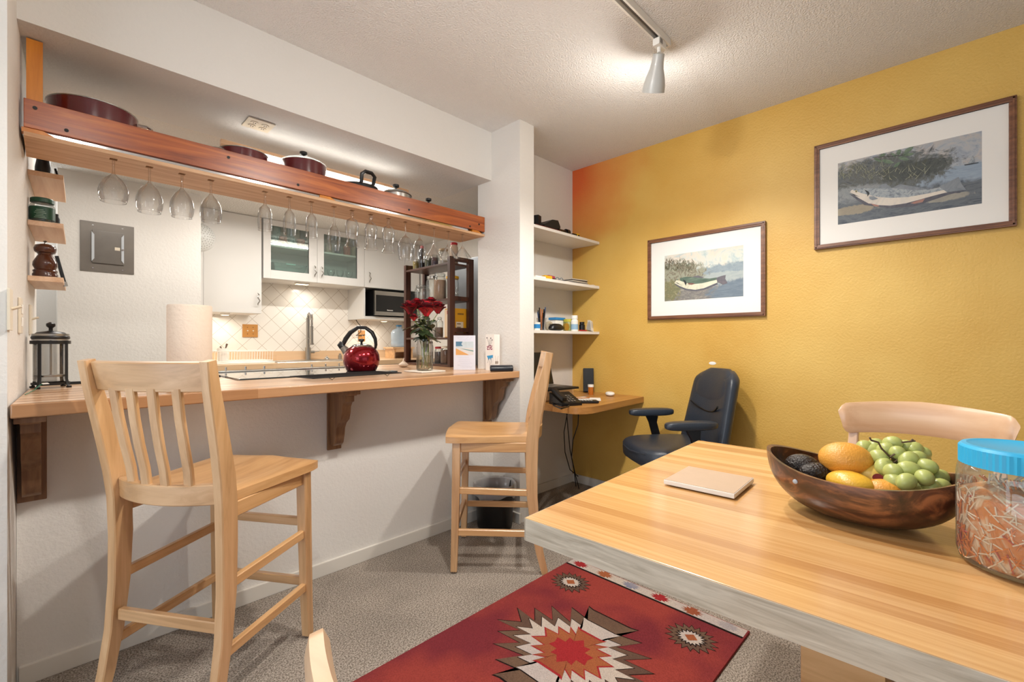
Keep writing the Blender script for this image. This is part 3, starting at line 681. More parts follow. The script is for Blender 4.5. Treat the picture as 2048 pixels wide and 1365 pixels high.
def rugmat(name, c, c2=None):
    m = plain(name, c, 1.0, var=.0, spec=.1); nt = m.node_tree; N = nt.nodes; L = nt.links; b = N['Principled BSDF']
    tc = N.new('ShaderNodeTexCoord'); n = N.new('ShaderNodeTexNoise'); n.inputs['Scale'].default_value = 220; n.inputs['Detail'].default_value = 3
    L.new(tc.outputs['Object'], n.inputs['Vector'])
    n2 = N.new('ShaderNodeTexNoise'); n2.inputs['Scale'].default_value = 3.2; L.new(tc.outputs['Object'], n2.inputs['Vector'])
    m1 = N.new('ShaderNodeMix'); m1.data_type = 'RGBA'; m1.inputs['A'].default_value = srgb(c); m1.inputs['B'].default_value = srgb(c2 or c)
    r = N.new('ShaderNodeValToRGB'); r.color_ramp.elements[0].position = .4; r.color_ramp.elements[1].position = .6
    L.new(n2.outputs['Fac'], r.inputs['Fac']); L.new(r.outputs['Color'], m1.inputs['Factor'])
    m2 = N.new('ShaderNodeMix'); m2.data_type = 'RGBA'; m2.blend_type = 'MULTIPLY'; m2.inputs['Factor'].default_value = .5
    L.new(m1.outputs['Result'], m2.inputs['A']); L.new(n.outputs['Fac'], m2.inputs['B']); L.new(m2.outputs['Result'], b.inputs['Base Color'])
    bp = N.new('ShaderNodeBump'); bp.inputs['Strength'].default_value = .8; bp.inputs['Distance'].default_value = .006
    L.new(n.outputs['Fac'], bp.inputs['Height']); L.new(bp.outputs['Normal'], b.inputs['Normal'])
    return m
RM = [rugmat('rug_red', '#A84840', '#86363C'), rugmat('rug_black', '#241C1A'), rugmat('rug_brown', '#6E5448', '#7C6250'), rugmat('rug_cream', '#D8C9BC', '#CFC2BC'), rugmat('rug_rust', '#B46A44', '#A65C40'), rugmat('rug_crimson', '#B03438'), rugmat('rug_slate', '#8E90A6', '#B9B0B0')]
b = MB(); b.box(-.15, .561, 0.001, 1.822, 1.372, .011, .003)
b.slot(5); b.box(1.822, .561, .001, 1.824, 1.372, .010)
z = .0113
b.slot(3); b.add([(1.768, .567, z), (1.820, .567, z), (1.820, 1.368, z), (1.768, 1.368, z)], [(0, 1, 2, 3)])
b.slot(1); b.add([(1.757, .567, z+.0001), (1.768, .567, z+.0001), (1.768, 1.368, z+.0001), (1.757, 1.368, z+.0001)], [(0, 1, 2, 3)])
STAR = [(1, .35), (.55, .3), (.8, .7), (.35, .55), (.3, 1), (0, .6)]
for k, sl in enumerate((5, 4, 6, 5, 4, 6)):
    b.slot(sl); layer(b, STAR, 1.796, 1.31-.136*k, z+.0002, .024, .044)
for cx in (1.268, .45):
    for q, s, sl, dz in ((OUT, 1.0, 1, .0002), (OUT, .975, 2, .0004), (WHI, 1.025, 1, .0006), (WHI, 1.0, 3, .0008), (BRO, 1.05, 5, .001), (BRO, .97, 4, .0012), (REDC, 1, 5, .0014)):
        b.slot(sl); layer(b, q, cx, .967, z+dz, s)
SM = [(.085, .0), (.060, .010), (.080, .030), (.056, .030), (.068, .058), (.042, .048), (.045, .082), (.020, .062), (.012, .095), (0, .07)]
for cy in (1.244, .700):
    for s, sl, dz in ((1.0, 1, .0002), (.93, 2, .0004), (.62, 1, .0006), (.50, 3, .0008)):
        b.slot(sl); layer(b, SM, 1.632, cy, z+dz, s*.95, s)
    b.slot(4); b.add([(1.632+a, cy+c_, z+.0012) for a, c_ in ((.022, 0), (0, .024), (-.022, 0), (0, -.024))], [(0, 1, 2, 3)])
tag(b.build('patterned_rug', RM), 'red rug with a jagged cream and brown medallion on the carpet', 'rug')

# ================================================================= PICTURES
def paint(name, cols, scale=6, dist=1.5, stretch=(1, 1, 1)):
    m, nt, b = newmat(name); N = nt.nodes; L = nt.links
    tc = N.new('ShaderNodeTexCoord'); mp = N.new('ShaderNodeMapping'); mp.inputs['Scale'].default_value = stretch; L.new(tc.outputs['Object'], mp.inputs['Vector'])
    n = N.new('ShaderNodeTexNoise'); n.inputs['Scale'].default_value = scale; n.inputs['Detail'].default_value = 9; n.inputs['Distortion'].default_value = dist; n.inputs['Roughness'].default_value = .65
    L.new(mp.outputs['Vector'], n.inputs['Vector']); r = N.new('ShaderNodeValToRGB')
    r.color_ramp.elements[0].position = .33; r.color_ramp.elements[0].color = srgb(cols[0]); r.color_ramp.elements[1].position = .67; r.color_ramp.elements[1].color = srgb(cols[-1])
    for i, c in enumerate(cols[1:-1]): e = r.color_ramp.elements.new(.33+.34*(i+1)/(len(cols)-1)); e.color = srgb(c)
    L.new(n.outputs['Fac'], r.inputs['Fac']); L.new(r.outputs['Color'], b.inputs['Base Color']); b.inputs['Roughness'].default_value = .6
    return m
def landscape(name, base, layers, PW, PH):
    # a painted landscape: soft noisy washes laid over one another; each layer = (colours, centre s, q, radius s, q, noise amount, noise scale)
    m, nt, b = newmat(name); N = nt.nodes; L = nt.links
    tc = N.new('ShaderNodeTexCoord'); sp = N.new('ShaderNodeSeparateXYZ'); L.new(tc.outputs['Object'], sp.inputs[0])
    def math_(op, a, c=None, d=None):
        q = N.new('ShaderNodeMath'); q.operation = op
        for i, x in enumerate((a, c, d)):
            if x is None: continue
            if isinstance(x, (int, float)): q.inputs[i].default_value = x
            else: L.new(x, q.inputs[i])
        return q.outputs[0]
    S_ = math_('MULTIPLY_ADD', sp.outputs['Y'], -1/(2*PW), .5); Q_ = math_('MULTIPLY_ADD', sp.outputs['Z'], 1/(2*PH), .5)
    def noise(sc, dist=1.0, st=(1, 1, 1)):
        mp = N.new('ShaderNodeMapping'); mp.inputs['Scale'].default_value = st; L.new(tc.outputs['Object'], mp.inputs['Vector'])
        n = N.new('ShaderNodeTexNoise'); n.inputs['Scale'].default_value = sc; n.inputs['Detail'].default_value = 8; n.inputs['Roughness'].default_value = .7; n.inputs['Distortion'].default_value = dist
        L.new(mp.outputs['Vector'], n.inputs['Vector']); return n.outputs['Fac']
    def wash(cols, sc, st=(1, 1, 1)):
        r = N.new('ShaderNodeValToRGB'); e = r.color_ramp.elements; e[0].position = .36; e[0].color = srgb(cols[0]); e[1].position = .64; e[1].color = srgb(cols[-1])
        for i, c in enumerate(cols[1:-1]): x = e.new(.36+.28*(i+1)/(len(cols)-1)); x.color = srgb(c)
        L.new(noise(sc, 1.5, st), r.inputs['Fac']); return r.outputs['Color']
    cur = wash(base, 9)
    for (cols, cs, cq, rs, rq, am, sc, csc, st) in layers:
        dx = math_('DIVIDE', math_('SUBTRACT', S_, cs), rs); dy = math_('DIVIDE', math_('SUBTRACT', Q_, cq), rq)
        d = math_('SQRT', math_('ADD', math_('MULTIPLY', dx, dx), math_('MULTIPLY', dy, dy)))
        d2 = math_('ADD', d, math_('MULTIPLY_ADD', noise(sc, 2.0), am*5, -am*2.5))
        f = math_('SUBTRACT', 1.0, d2); f = math_('MULTIPLY_ADD', f, 5.0, .5); cl = N.new('ShaderNodeClamp'); L.new(f, cl.inputs[0])
        mx = N.new('ShaderNodeMix'); mx.data_type = 'RGBA'; L.new(cl.outputs[0], mx.inputs['Factor']); L.new(cur, mx.inputs['A']); L.new(wash(cols, csc, st), mx.inputs['B']); cur = mx.outputs['Result']
    L.new(cur, b.inputs['Base Color']); b.inputs['Roughness'].default_value = .6
    return m
def picture(name, label, y0, y1, z0, z1, corners, shapes, pm, mats, off):
    # y0 > y1: left and right edge as seen from the room. picture coordinates: s 0..1 left to right, q 0..1 bottom to top
    yc = (y0+y1)/2; zc = (z0+z1)/2; t = thing(name, label, 'picture', (XR-.001, yc, zc), 0, 'framed fish prints on the ochre wall')
    W = (y0-y1)/2; H = (z1-z0)/2; fw = .024
    b = MB()
    for (a, c) in ((( -W, W), (H-fw, H)), ((-W, W), (-H, -H+fw)), ((-W, -W+fw), (-H+fw, H-fw)), ((W-fw, W), (-H+fw, H-fw))):
        b.box(-.022, a[0], c[0], 0, a[1], c[1], .003)
    e = .006
    for (a, c) in (((-W+e, W-e), (H-e-.008, H-e)), ((-W+e, W-e), (-H+e, -H+e+.008)), ((-W+e, -W+e+.008), (-H+e, H-e)), ((W-e-.008, W-e), (-H+e, H-e))):
        b.box(-.0255, a[0], c[0], -.0215, a[1], c[1], .0015)
    b.build('frame', M['frame'], t)
    MB().box(-.012, -W+fw-.002, -H+fw-.002, -.002, W-fw+.002, H-fw+.002).build('mat_board', M['paper'], t)
    PW, PH = pm; (tl, tr, br, bl) = corners
    def sq(p):
        # photographed point inside the print -> (s, q); columns converge with distance, so s is corrected for it
        u_ = (p[0]-tl[0])/(tr[0]-tl[0]); hl, hr = bl[1]-tl[1], br[1]-tr[1]; s_ = u_*hl/(u_*hl+(1-u_)*hr)
        yt, yb = tl[1]+(tr[1]-tl[1])*u_, bl[1]+(br[1]-bl[1])*u_
        return (min(1, max(0, s_)), min(1, max(0, (yb-p[1])/(yb-yt))))
    def S(s_, q_, d=0): return (-.0125-d, PW*(1-2*s_), -PH+2*PH*q_)
    b = MB(); b.slot(0); b.add([S(0, 0), S(1, 0), S(1, 1), S(0, 1)], [(0, 1, 2, 3)])
    for i, (sl, pts) in enumerate(shapes):
        b.slot(sl); P_ = [S(*sq(p), .0003+.00012*i) for p in pts]; b.add(P_, [tuple(range(len(P_)))])
    rnd = random.Random(7); tips, nb_ = off
    b.slot(tips[0])
    for k in range(nb_):
        p0 = (tips[1]+rnd.random()*tips[2], tips[3]+rnd.random()*tips[4]); a = R(35+110*rnd.random()); l_ = 40+70*rnd.random(); wv = 3
        p1 = (min(tr[0]-5, max(tl[0]+5, p0[0]+l_*math.cos(a))), p0[1]-l_*math.sin(a)*.8)
        b.add([S(*sq((p0[0]-wv, p0[1])), .0026), S(*sq((p0[0]+wv, p0[1])), .0026), S(*sq(p1), .0026)], [(0, 1, 2)])
    b.build('print', mats, t, 5)
    return t
fb = paint('fish_back', ['#3F5148', '#566A5C', '#6E7F70'], 22, 1, (1, .5, 3)); fbel = paint('fish_belly', ['#BDBDA6', '#D6D3BE', '#C8C7B2'], 12); ffin = paint('fish_fins', ['#565760', '#736A70'], 20); fred = paint('fish_red_fins', ['#6E4540', '#8A6258'], 20); ink_ = plain('fish_ink', '#2A2D30', .6); eye_ = plain('fish_eye', '#B9B090', .5); shd = paint('painted_ground_tone', ['#4A4A55', '#62626A'], 20); grs = paint('print_grass', ['#6E4C3A', '#565C46', '#8C7A58'], 30); gr2 = paint('print_pale_grass', ['#8E927E', '#A9A88E'], 30)
PW1, PH1 = .243, .150
land1 = landscape('bass_landscape', ['#A7B9BA', '#C9CCC4', '#D6CBBB', '#B4C0BF'], [
 (['#7F8F98', '#8E9CA3', '#75858D'], .95, .46, .62, .22, .25, 14, 18, (1, .5, 1)),
 (['#97A2A4', '#A9B1AE'], .80, .40, .40, .12, .2, 12, 22, (1, .3, 2)),
 (['#75786C', '#9A9C88', '#6B6253', '#A8A894'], .12, .55, .42, .30, .35, 16, 26, (1, 1, 1)),
 (['#8F8D84', '#6E6C6C', '#A39E92'], .30, -.05, 1.05, .34, .15, 10, 20, (1, .6, 2)),
 (['#62717F', '#75838F'], 1.05, .05, .45, .30, .25, 12, 16, (1, .5, 2)),
 (['#8A7F5E', '#6A6E50', '#A39A78'], .08, .22, .14, .22, .35, 20, 30, (1, 1, 1))], PW1, PH1)
bass = [(6, [(395, 862), (470, 912), (560, 945), (700, 958), (820, 935), (960, 868), (960, 830), (700, 900), (450, 860)]),
 (2, [(397, 850), (425, 812), (480, 782), (560, 762), (680, 765), (780, 780), (870, 786), (950, 770), (965, 810), (958, 842), (900, 870), (800, 918), (690, 940), (570, 926), (480, 892)]),
 (1, [(415, 808), (480, 782), (560, 762), (680, 765), (780, 780), (870, 786), (950, 770), (962, 800), (880, 822), (780, 850), (680, 860), (600, 852), (520, 830), (470, 812)]),
 (3, [(948, 775), (1000, 752), (1052, 737), (1046, 790), (1072, 852), (1022, 873), (985, 850), (958, 840)]),
 (4, [(592, 848), (650, 846), (688, 858), (640, 872), (596, 866)]), (3, [(640, 764), (720, 742), (800, 768), (780, 780)]),
 (5, [(520, 800), (560, 815), (575, 850), (560, 885), (545, 850)]), (5, [(408, 838), (445, 845), (500, 880), (450, 858)]),
 (7, [(468+13*math.cos(a), 803+15*math.sin(a)) for a in [2*PI*k/12 for k in range(12)]]), (5, [(468+6*math.cos(a), 803+7*math.sin(a)) for a in [2*PI*k/12 for k in range(12)]])]
picture('framed_print', 'framed print of a green-backed fish, lower and farther left on the ochre wall', 1.517, .793, 1.232, 1.771, ((245, 483), (1232, 330), (1240, 1035), (255, 1103)), bass, (PW1, PH1), [land1, fb, fbel, ffin, fred, ink_, shd, eye_, grs], ((8, 250, 430, 540, 150), 150))
tb = paint('trout_back', ['#5C6670', '#98A0A6', '#B0B4B4'], 90, .3); tbel = paint('trout_belly', ['#C4BEB6', '#D8CFC2', '#CEC8BE'], 10); tfin = paint('trout_fins', ['#757C84', '#8E959A'], 24); tred = paint('trout_red_fins', ['#A87466', '#9A8078'], 20); leaf_ = paint('painted_leaves', ['#4C5F4E', '#667A64', '#7C8C78'], 30)
PW2, PH2 = .258, .158
land2 = landscape('trout_landscape', ['#8E96A2', '#A3A8AE', '#B3ADA8', '#939CA8'], [
 (['#8595A6', '#96A4B2'], .95, .42, .40, .16, .15, 10, 30, (1, .3, 3)),
 (['#474C4F', '#676C6E', '#55574F', '#7C8082'], .32, .66, .50, .30, .30, 14, 22, (1, 1, 1)),
 (['#393D3E', '#4F5451', '#474A40'], .55, .66, .24, .14, .45, 16, 26, (1, 1, 1)),
 (['#7F868A', '#8F9393', '#6E747A'], .10, .42, .30, .16, .3, 14, 26, (1, 1, 1)),
 (['#4C545E', '#686E74', '#444C56'], .55, -.02, 1.2, .40, .14, 10, 18, (1, .6, 2)),
 (['#8C8474', '#9A917E'], .12, .20, .20, .07, .3, 14, 20, (1, .6, 1)), (['#8A8880', '#A09C90'], .78, .16, .16, .05, .3, 14, 20, (1, .6, 1))], PW2, PH2)
def lf_(cx_, cy_, L_, w_, ang):
    c_, s_ = math.cos(R(ang)), math.sin(R(ang)); return [(cx_+(x*c_-y*s_), cy_-(x*s_+y*c_)) for x, y in ((-L_, 0), (-L_*.4, w_), (L_*.4, w_*.9), (L_, 0), (L_*.4, -w_*.9), (-L_*.4, -w_))]
trout = [(8, [(400, 855), (560, 955), (800, 985), (1000, 975), (1250, 880), (1360, 850), (1150, 870), (800, 940)]),
 (2, [(411, 840), (430, 820), (470, 808), (560, 804), (680, 804), (800, 802), (950, 812), (1100, 828), (1190, 810), (1240, 830), (1240, 858), (1150, 882), (1050, 912), (930, 945), (800, 962), (690, 956), (600, 940), (500, 890)]),
 (1, [(425, 815), (470, 806), (560, 803), (680, 803), (800, 801), (950, 811), (1100, 827), (1190, 812), (1220, 835), (1100, 862), (950, 888), (800, 892), (680, 880), (600, 862), (540, 850)]),
 (3, [(1180, 805), (1250, 765), (1312, 724), (1330, 790), (1358, 846), (1300, 850), (1235, 858)]), (3, [(682, 806), (720, 768), (762, 760), (815, 803)]), (3, [(818, 804), (860, 778), (890, 769), (1000, 795), (1112, 825), (1000, 826)]),
 (4, [(968, 945), (1020, 925), (1080, 908), (1062, 940), (1000, 952)]), (4, [(620, 940), (690, 955), (705, 968), (660, 968)]), (3, [(606, 878), (650, 874), (694, 898), (640, 912), (612, 900)]),
 (5, [(560, 815), (600, 830), (612, 850), (590, 880), (590, 850)]), (5, [(416, 846), (460, 860), (520, 884), (460, 868)]),
 (7, [(478+13*math.cos(a), 832+13*math.sin(a)) for a in [2*PI*k/12 for k in range(12)]]), (5, [(478+6*math.cos(a), 832+6*math.sin(a)) for a in [2*PI*k/12 for k in range(12)]]),
 (6, lf_(955, 455, 48, 17, 35)), (6, lf_(875, 475, 34, 17, 75)), (6, lf_(950, 498, 52, 16, 5)), (6, lf_(915, 535, 50, 17, -15)), (6, lf_(780, 560, 60, 18, -12)), (6, lf_(735, 500, 34, 12, 20)), (6, lf_(690, 545, 44, 13, -25)), (6, lf_(830, 500, 30, 10, -40)), (6, lf_(860, 590, 40, 14, 40)),
 (5, [(640, 520), (800, 510), (930, 500), (930, 503), (800, 514), (640, 524)]), (5, [(1346, 618), (1436, 605), (1430, 612), (1350, 626)]), (1, [(1370, 610), (1400, 540), (1412, 608)])]
picture('framed_print', 'framed print of a silver trout, higher and nearer on the ochre wall', .559, -.163, 1.571, 2.120, ((278, 585), (1453, 322), (1448, 978), (275, 1137)), trout, (PW2, PH2), [land2, tb, tbel, tfin, tred, ink_, leaf_, eye_, shd, gr2], ((9, 285, 820, 600, 130), 110))

# scuffs on the yellow wall
p = at(1425, 727, X=XR); tag(MB().lathe([(.001, 0), (.022, .0002), (.020, .0006), (.001, .0008)], 14, sx=.45).build('paint_patch', M['paper'], loc=(XR-.0001, p.y, p.z)), 'small white spackle smudge on the ochre wall above the office chair', 'patch').rotation_euler = (0, -PI/2, 0)
# ================================================================= OFFICE CHAIR
fx = Vector((-.79, .61)).normalized()
t = thing('office_chair', 'dark grey leather office chair with padded armrests by the ochre wall', 'chair', (2.50, 1.165, 0), rz_of(*fx)); t.scale = (.93, .93, .975)
L_ = M['leather']
MB().blob((0, .02, .475), (.26, .27, .065), (.45, .6), 36, 16).build('seat', L_, t)
MB().tube([(-.17, .262, .50), (-.10, .285, .495), (0, .294, .49), (.10, .285, .495), (.17, .262, .50)], .006, 6).build('seat_piping', L_, t)
# backrest: lofted horizontal sections, leaning back
rings = []
for i in range(31):
    q = i/30; z = .47+.475*q; y = -.215-.10*q; hw = .235*(1-.13*q)*(1-.40*max(0, (q-.80)/.20)**3); th = .05*(1 if q < .9 else 1-.5*(q-.9)/.1)
    ring = []
    for k in range(28):
        a = 2*PI*k/28; cx_ = math.copysign(abs(math.cos(a))**.55, math.cos(a)); sy_ = math.copysign(abs(math.sin(a))**.7, math.sin(a))
        xx = hw*cx_; yy = y+th*sy_+.045*(xx/.22)**2
        ring.append((xx, yy, z))
    rings.append(ring)
MB().loft(rings).build('backrest', L_, t, 50)
rings = []
for i in range(25):
    q = i/24; z = .755+.200*q; hw = .190*(1-.10*q)*(1-.45*max(0, (q-.6)/.4)**3); y = -.273-.043*q
    th = .048*math.sin(PI*(.12+.80*q))**.6
    ring = []
    for k in range(24):
        a = 2*PI*k/24; cx_ = math.copysign(abs(math.cos(a))**.6, math.cos(a)); sy_ = math.copysign(abs(math.sin(a))**.8, math.sin(a))
        xx = hw*cx_; ring.append((xx, y+.010+th*sy_*1.05+.040*(xx/.22)**2, z-.045*(1-(xx/.16)**2)*(1-q)))
    rings.append(ring)
hp = MB().loft(rings).build('headrest_pad', L_, t, 50)
MB().tube([(x_, -.215-.0+.05*(x_/.2)**2, .752-.05*(1-(x_/.155)**2)) for x_ in [-.15+.03*i for i in range(11)]], .005, 6).build('seam', M['black'], hp)
for s in (-1, 1):
    MB().blob((s*.255, .035, .667), (.042, .155, .024), (.5, .7), 24, 12).build('armrest_pad', L_, t)
    MB().bar([(s*.262, .03, .648), (s*.268, .02, .60), (s*.272, -.01, .50), (s*.262, -.02, .43), (s*.20, -.02, .400)], (0, 1, 0), [.09, .055, .055, .06, .06], .020).build('arm_support', M['black'], t)
    MB().cyl((s*.279, 0, .54), .010, .006*s, 12, axis='X').build('arm_knob', M['black'], t)
MB().cyl((0, 0, .12), .028, .27, 16).cyl((0, 0, .385), .11, .022, 16).build('gas_column', M['black'], t)
for k in range(5):
    a = 2*PI*k/5+.5; lg = MB().bar([(.02*math.cos(a), .02*math.sin(a), .115), (.15*math.cos(a), .15*math.sin(a), .10), (.27*math.cos(a), .27*math.sin(a), .075)], (-math.sin(a), math.cos(a), 0), [.05, .042, .03], [.03, .026, .022]).build('base_leg', M['black'], t)
    MB().cyl((.27*math.cos(a)+.014*math.sin(a), .27*math.sin(a)-.014*math.cos(a), .031), .030, .001, 14, axis='X').blob((.27*math.cos(a), .27*math.sin(a), .032), (.030, .030, .030), seg=14, rings=8).build('caster', M['blackm'], lg)
# ================================================================= ON THE TABLE
p = Vector((1.086, .423)); TZ = .7503
t = thing('ceramic_tile', 'square beige tile trivet with white edge lying on the table', 'trivet', (p.x, p.y, TZ), R(3))
MB().box(-.077, -.077, .003, .077, .077, .013, .0015).build('tile', M['white'], t)
MB().box(-.0755, -.0755, .0131, .0755, .0755, .0138).build('glaze', plain('beige_glaze', '#BBA188', .45, var=.06, vs=40), t)
for a in (-.06, .06):
    for c_ in (-.06, .06): MB().cyl((a, c_, 0), .006, .003, 10).build('foot', M['blackm'], t)
# bowl: boat shaped
BX, BY = 1.085, .142
rings = []
def bowl_ring(k, inner, n=56):
    q = k; ring = []
    for i in range(n):
        a = 2*PI*i/n; c_, s_ = math.cos(a), math.sin(a)
        L = .158*(.30+.70*math.sin(q*PI/2)**.8); W = .108*(.34+.66*math.sin(q*PI/2)**.75)
        L -= .0075*inner; W -= .0075*inner
        pt = abs(s_)**1.0
        x = W*math.copysign(abs(c_)**1.08, c_); y = L*math.copysign(abs(s_)**.92, s_)
        zr = .082+.028*abs(y/.158)**2.2
        z = zr*(q**1.5)+(.009 if inner else 0)*(1-q)
        ring.append((x, y, z))
    return ring
seq = [bowl_ring(q/12, 0) for q in range(0, 13)]+[bowl_ring(q/12, 1) for q in range(12, -1, -1)]
t = thing('fruit_bowl', 'oval dark wooden bowl heaped with fruit on the table', 'bowl', (BX, BY, TZ+.0005), R(-4))
MB().loft(seq).build('bowl', M['bowl'], t, 60)
MB().blob((-.095, .078, .068), (.002, .0045, .0045), seg=10, rings=6).build('inlay_dot', plain('pearl_dot', '#A9B0B8', .3), t)['label'] = 'small pale inlaid dot'
orange_m = plain('orange_peel', '#DE9A3C', .38, var=.12, vs=14, bump=.35, bs=320)
yel_m = plain('yellow_peel', '#E0AC34', .35, var=.12, vs=14, bump=.2, bs=260)
avo_m = plain('avocado_skin', '#241A14', .35, var=.5, vs=60, bump=.9, bs=260)
def fruit(nm, label, px, py, D, r, m, rot, grp=None, e=(1, 1), taper=0, cat='fruit'):
    p = at(px, py, D=D)
    o = MB().blob((0, 0, 0), r, e, 28, 18, Matrix.Rotation(rot, 3, 'Z'), taper).build(nm, m, loc=p, angle=80)
    return tag(o, label, cat, grp)
o = fruit('orange', 'largest orange, highest in the bowl beside the grapes', 1691, 919, .91, (.040, .046, .033), orange_m, R(20), 'oranges in the bowl')
MB().cyl((0, 0, 0), .003, .001, 8).build('stem_scar', M['dark'], o, loc=(-.016, -.033, -.006))
fruit('mango', 'yellow mango lying low behind the near bowl rim', 1700, 967, .865, (.032, .042, .022), yel_m, R(-30))
fruit('orange', 'orange mostly hidden below the grapes at the near bowl rim', 1768, 982, .835, (.026, .032, .020), orange_m, R(10), 'oranges in the bowl')
o = fruit('apple', 'pale yellow apple with a dark red sticker between orange and grapes', 1752, 957, .875, (.026, .034, .026), plain('apple_skin', '#C9A94A', .4, var=.15), R(10))
MB().cyl((0, 0, 0), .009, .0008, 14, axis='X').build('sticker', plain('red_sticker', '#6E101C', .4), o, loc=(-.0258, -.006, .006))['label'] = 'dark red round sticker'
fruit('avocado', 'dark bumpy avocado nearest the left tip of the bowl', 1604, 932, .955, (.026, .032, .024), avo_m, R(15), 'avocados in the bowl')
fruit('avocado', 'glossy dark avocado between the other avocado and the big orange', 1634, 946, .925, (.022, .034, .020), avo_m, R(35), 'avocados in the bowl')
GR = [(645, 395, .92), (725, 385, .92), (835, 365, .90), (920, 395, .90), (985, 405, .89), (1025, 440, .89), (745, 460, .88), (868, 435, .87), (945, 480, .85), (780, 525, .86), (840, 560, .84), (945, 545, .83), (1070, 525, .83), (1030, 520, .86), (930, 630, .80), (1055, 600, .80), (1170, 660, .80), (1100, 672, .80), (1010, 650, .82), (1000, 470, .87), (790, 415, .89), (850, 625, .83), (690, 420, .91), (1160, 600, .83), (900, 500, .88), (1000, 580, .85), (1040, 480, .89)]
gc = at(1820, 935, D=.86)
t = thing('grape_bunch', 'bunch of pale green grapes heaped at the right of the bowl', 'grapes', gc)
gm = plain('grape_skin', '#AEB468', .36, var=.25, vs=40, spec=.5); gm.node_tree.nodes['Principled BSDF'].inputs['Subsurface Weight'].default_value = .25; gm.node_tree.nodes['Principled BSDF'].inputs['Subsurface Radius'].default_value = (.01, .01, .004)
rnd = random.Random(5)
for (cx_, cy_, D) in GR:
    p = at(1540+cx_/3.413, 780+cy_/3.413, D=D)-gc; r = .0138+.0015*rnd.random()
    d_ = Matrix.Rotation(R(rnd.random()*360), 3, 'Z') @ Matrix.Rotation(R(50+60*rnd.random()), 3, 'X')
    MB().blob((0, 0, 0), (r, r, r*1.22), (1, 1), 18, 12, d_).build('grape', gm, t, 80, loc=p)
stm = plain('grape_stem', '#5A4430', .7)
pp = [at(1540+a/3.413, 780+b_/3.413, D=.865)-gc for a, b_ in ((690, 345), (740, 360), (760, 400), (820, 460), (870, 480), (930, 500), (1000, 520), (1100, 560))]
b = MB().tube(pp, .0018, 6)
for a0, a1 in (((690, 345), (680, 325)), ((900, 360), (990, 350)), ((960, 355), (975, 338)), ((1130, 590), (1150, 630)), ((870, 480), (840, 500)), ((820, 460), (850, 440))):
    b.tube([at(1540+a0[0]/3.413, 780+a0[1]/3.413, D=.86)-gc, at(1540+a1[0]/3.413, 780+a1[1]/3.413, D=.86)-gc], .0016, 6)
b.build('stem', stm, t)
# jar of pickled vegetables
JX, JY = .998, -.064
t = thing('plastic_jar', 'large clear jar of shredded orange and white pickle with a turquoise lid', 'jar', (JX, JY, TZ))
jr = .072
MB().lathe([(.060, .002), (.068, .006), (jr, .02), (jr, .135), (jr-.002, .147), (.064, .156), (.062, .160)], 48, cap1=False).build('jar_body', M['jarglass'], t, 60)
def pickle():
    m, nt, b = newmat('shredded_pickle'); N = nt.nodes; L = nt.links
    tc = N.new('ShaderNodeTexCoord'); mp = N.new('ShaderNodeMapping'); mp.inputs['Scale'].default_value = (1, 1, .55); mp.inputs['Rotation'].default_value = (.5, .4, 0)
    L.new(tc.outputs['Object'], mp.inputs['Vector'])
    n = N.new('ShaderNodeTexNoise'); n.inputs['Scale'].default_value = 26; n.inputs['Detail'].default_value = 6; n.inputs['Distortion'].default_value = 2.5
    L.new(mp.outputs['Vector'], n.inputs['Vector']); r = N.new('ShaderNodeValToRGB'); e = r.color_ramp.elements
    e[0].position = .33; e[0].color = srgb('#C87838'); e[1].position = .70; e[1].color = srgb('#E8D8C0')
    for q, c_ in ((.45, '#D07A2E'), (.55, '#DDBB98')): x_ = e.new(q); x_.color = srgb(c_)
    L.new(n.outputs['Fac'], r.inputs['Fac']); L.new(r.outputs['Color'], b.inputs['Base Color']); b.inputs['Roughness'].default_value = .3; b.inputs['Coat Weight'].default_value = .5
    bp = N.new('ShaderNodeBump'); bp.inputs['Strength'].default_value = 1; bp.inputs['Distance'].default_value = .008; L.new(n.outputs['Fac'], bp.inputs['Height']); L.new(bp.outputs['Normal'], b.inputs['Normal'])
    return m
vs_ = MB().lathe([(.056, .006), (.065, .012), (jr-.0035, .022), (jr-.0035, .108), (.05, .116), (.02, .122), (.001, .121)], 40, cap1=False).build('pickled_vegetables', pickle(), t, 60)
rnd = random.Random(3); sm = [plain('shred_white', '#E3CFB4', .4), plain('shred_orange', '#D9781E', .4), plain('shred_red', '#B8402C', .4)]
b = MB()
for k in range(520):
    a = rnd.random()*2*PI; z = .015+.10*rnd.random(); rr = jr-.0025; L_ = .008+.018*rnd.random(); al = R(rnd.random()*180)
    b.slot(0 if rnd.random() < (.75 if z > .06 else .3) else (1 if rnd.random() < .85 else 2))
    pts = []
    for s in (-1, -.3, .3, 1):
        aa = a+s*L_/2*math.cos(al)/rr; zz = min(.118, max(.012, z+s*L_/2*math.sin(al))); pts.append((rr*math.cos(aa), rr*math.sin(aa), zz))
    b.tube(pts, .0010, 5)
for k in range(60):
    a = rnd.random()*2*PI; q = rnd.random()*.05; al = rnd.random()*2*PI; L_ = .02; b.slot(0 if rnd.random() < .6 else 1)
    b.tube([(q*math.cos(a), q*math.sin(a), .120), (q*math.cos(a)+L_*.5*math.cos(al), q*math.sin(a)+L_*.5*math.sin(al), .124+.012*rnd.random())], .0013, 5)
so = b.build('shreds', sm, t); so['kind'] = 'stuff'
b = MB(); vsr = []
n = 120
def kr(r0, z): return [((r0+(.0009 if i % 2 else -.0006))*math.cos(2*PI*i/n), (r0+(.0009 if i % 2 else -.0006))*math.sin(2*PI*i/n), z) for i in range(n)]
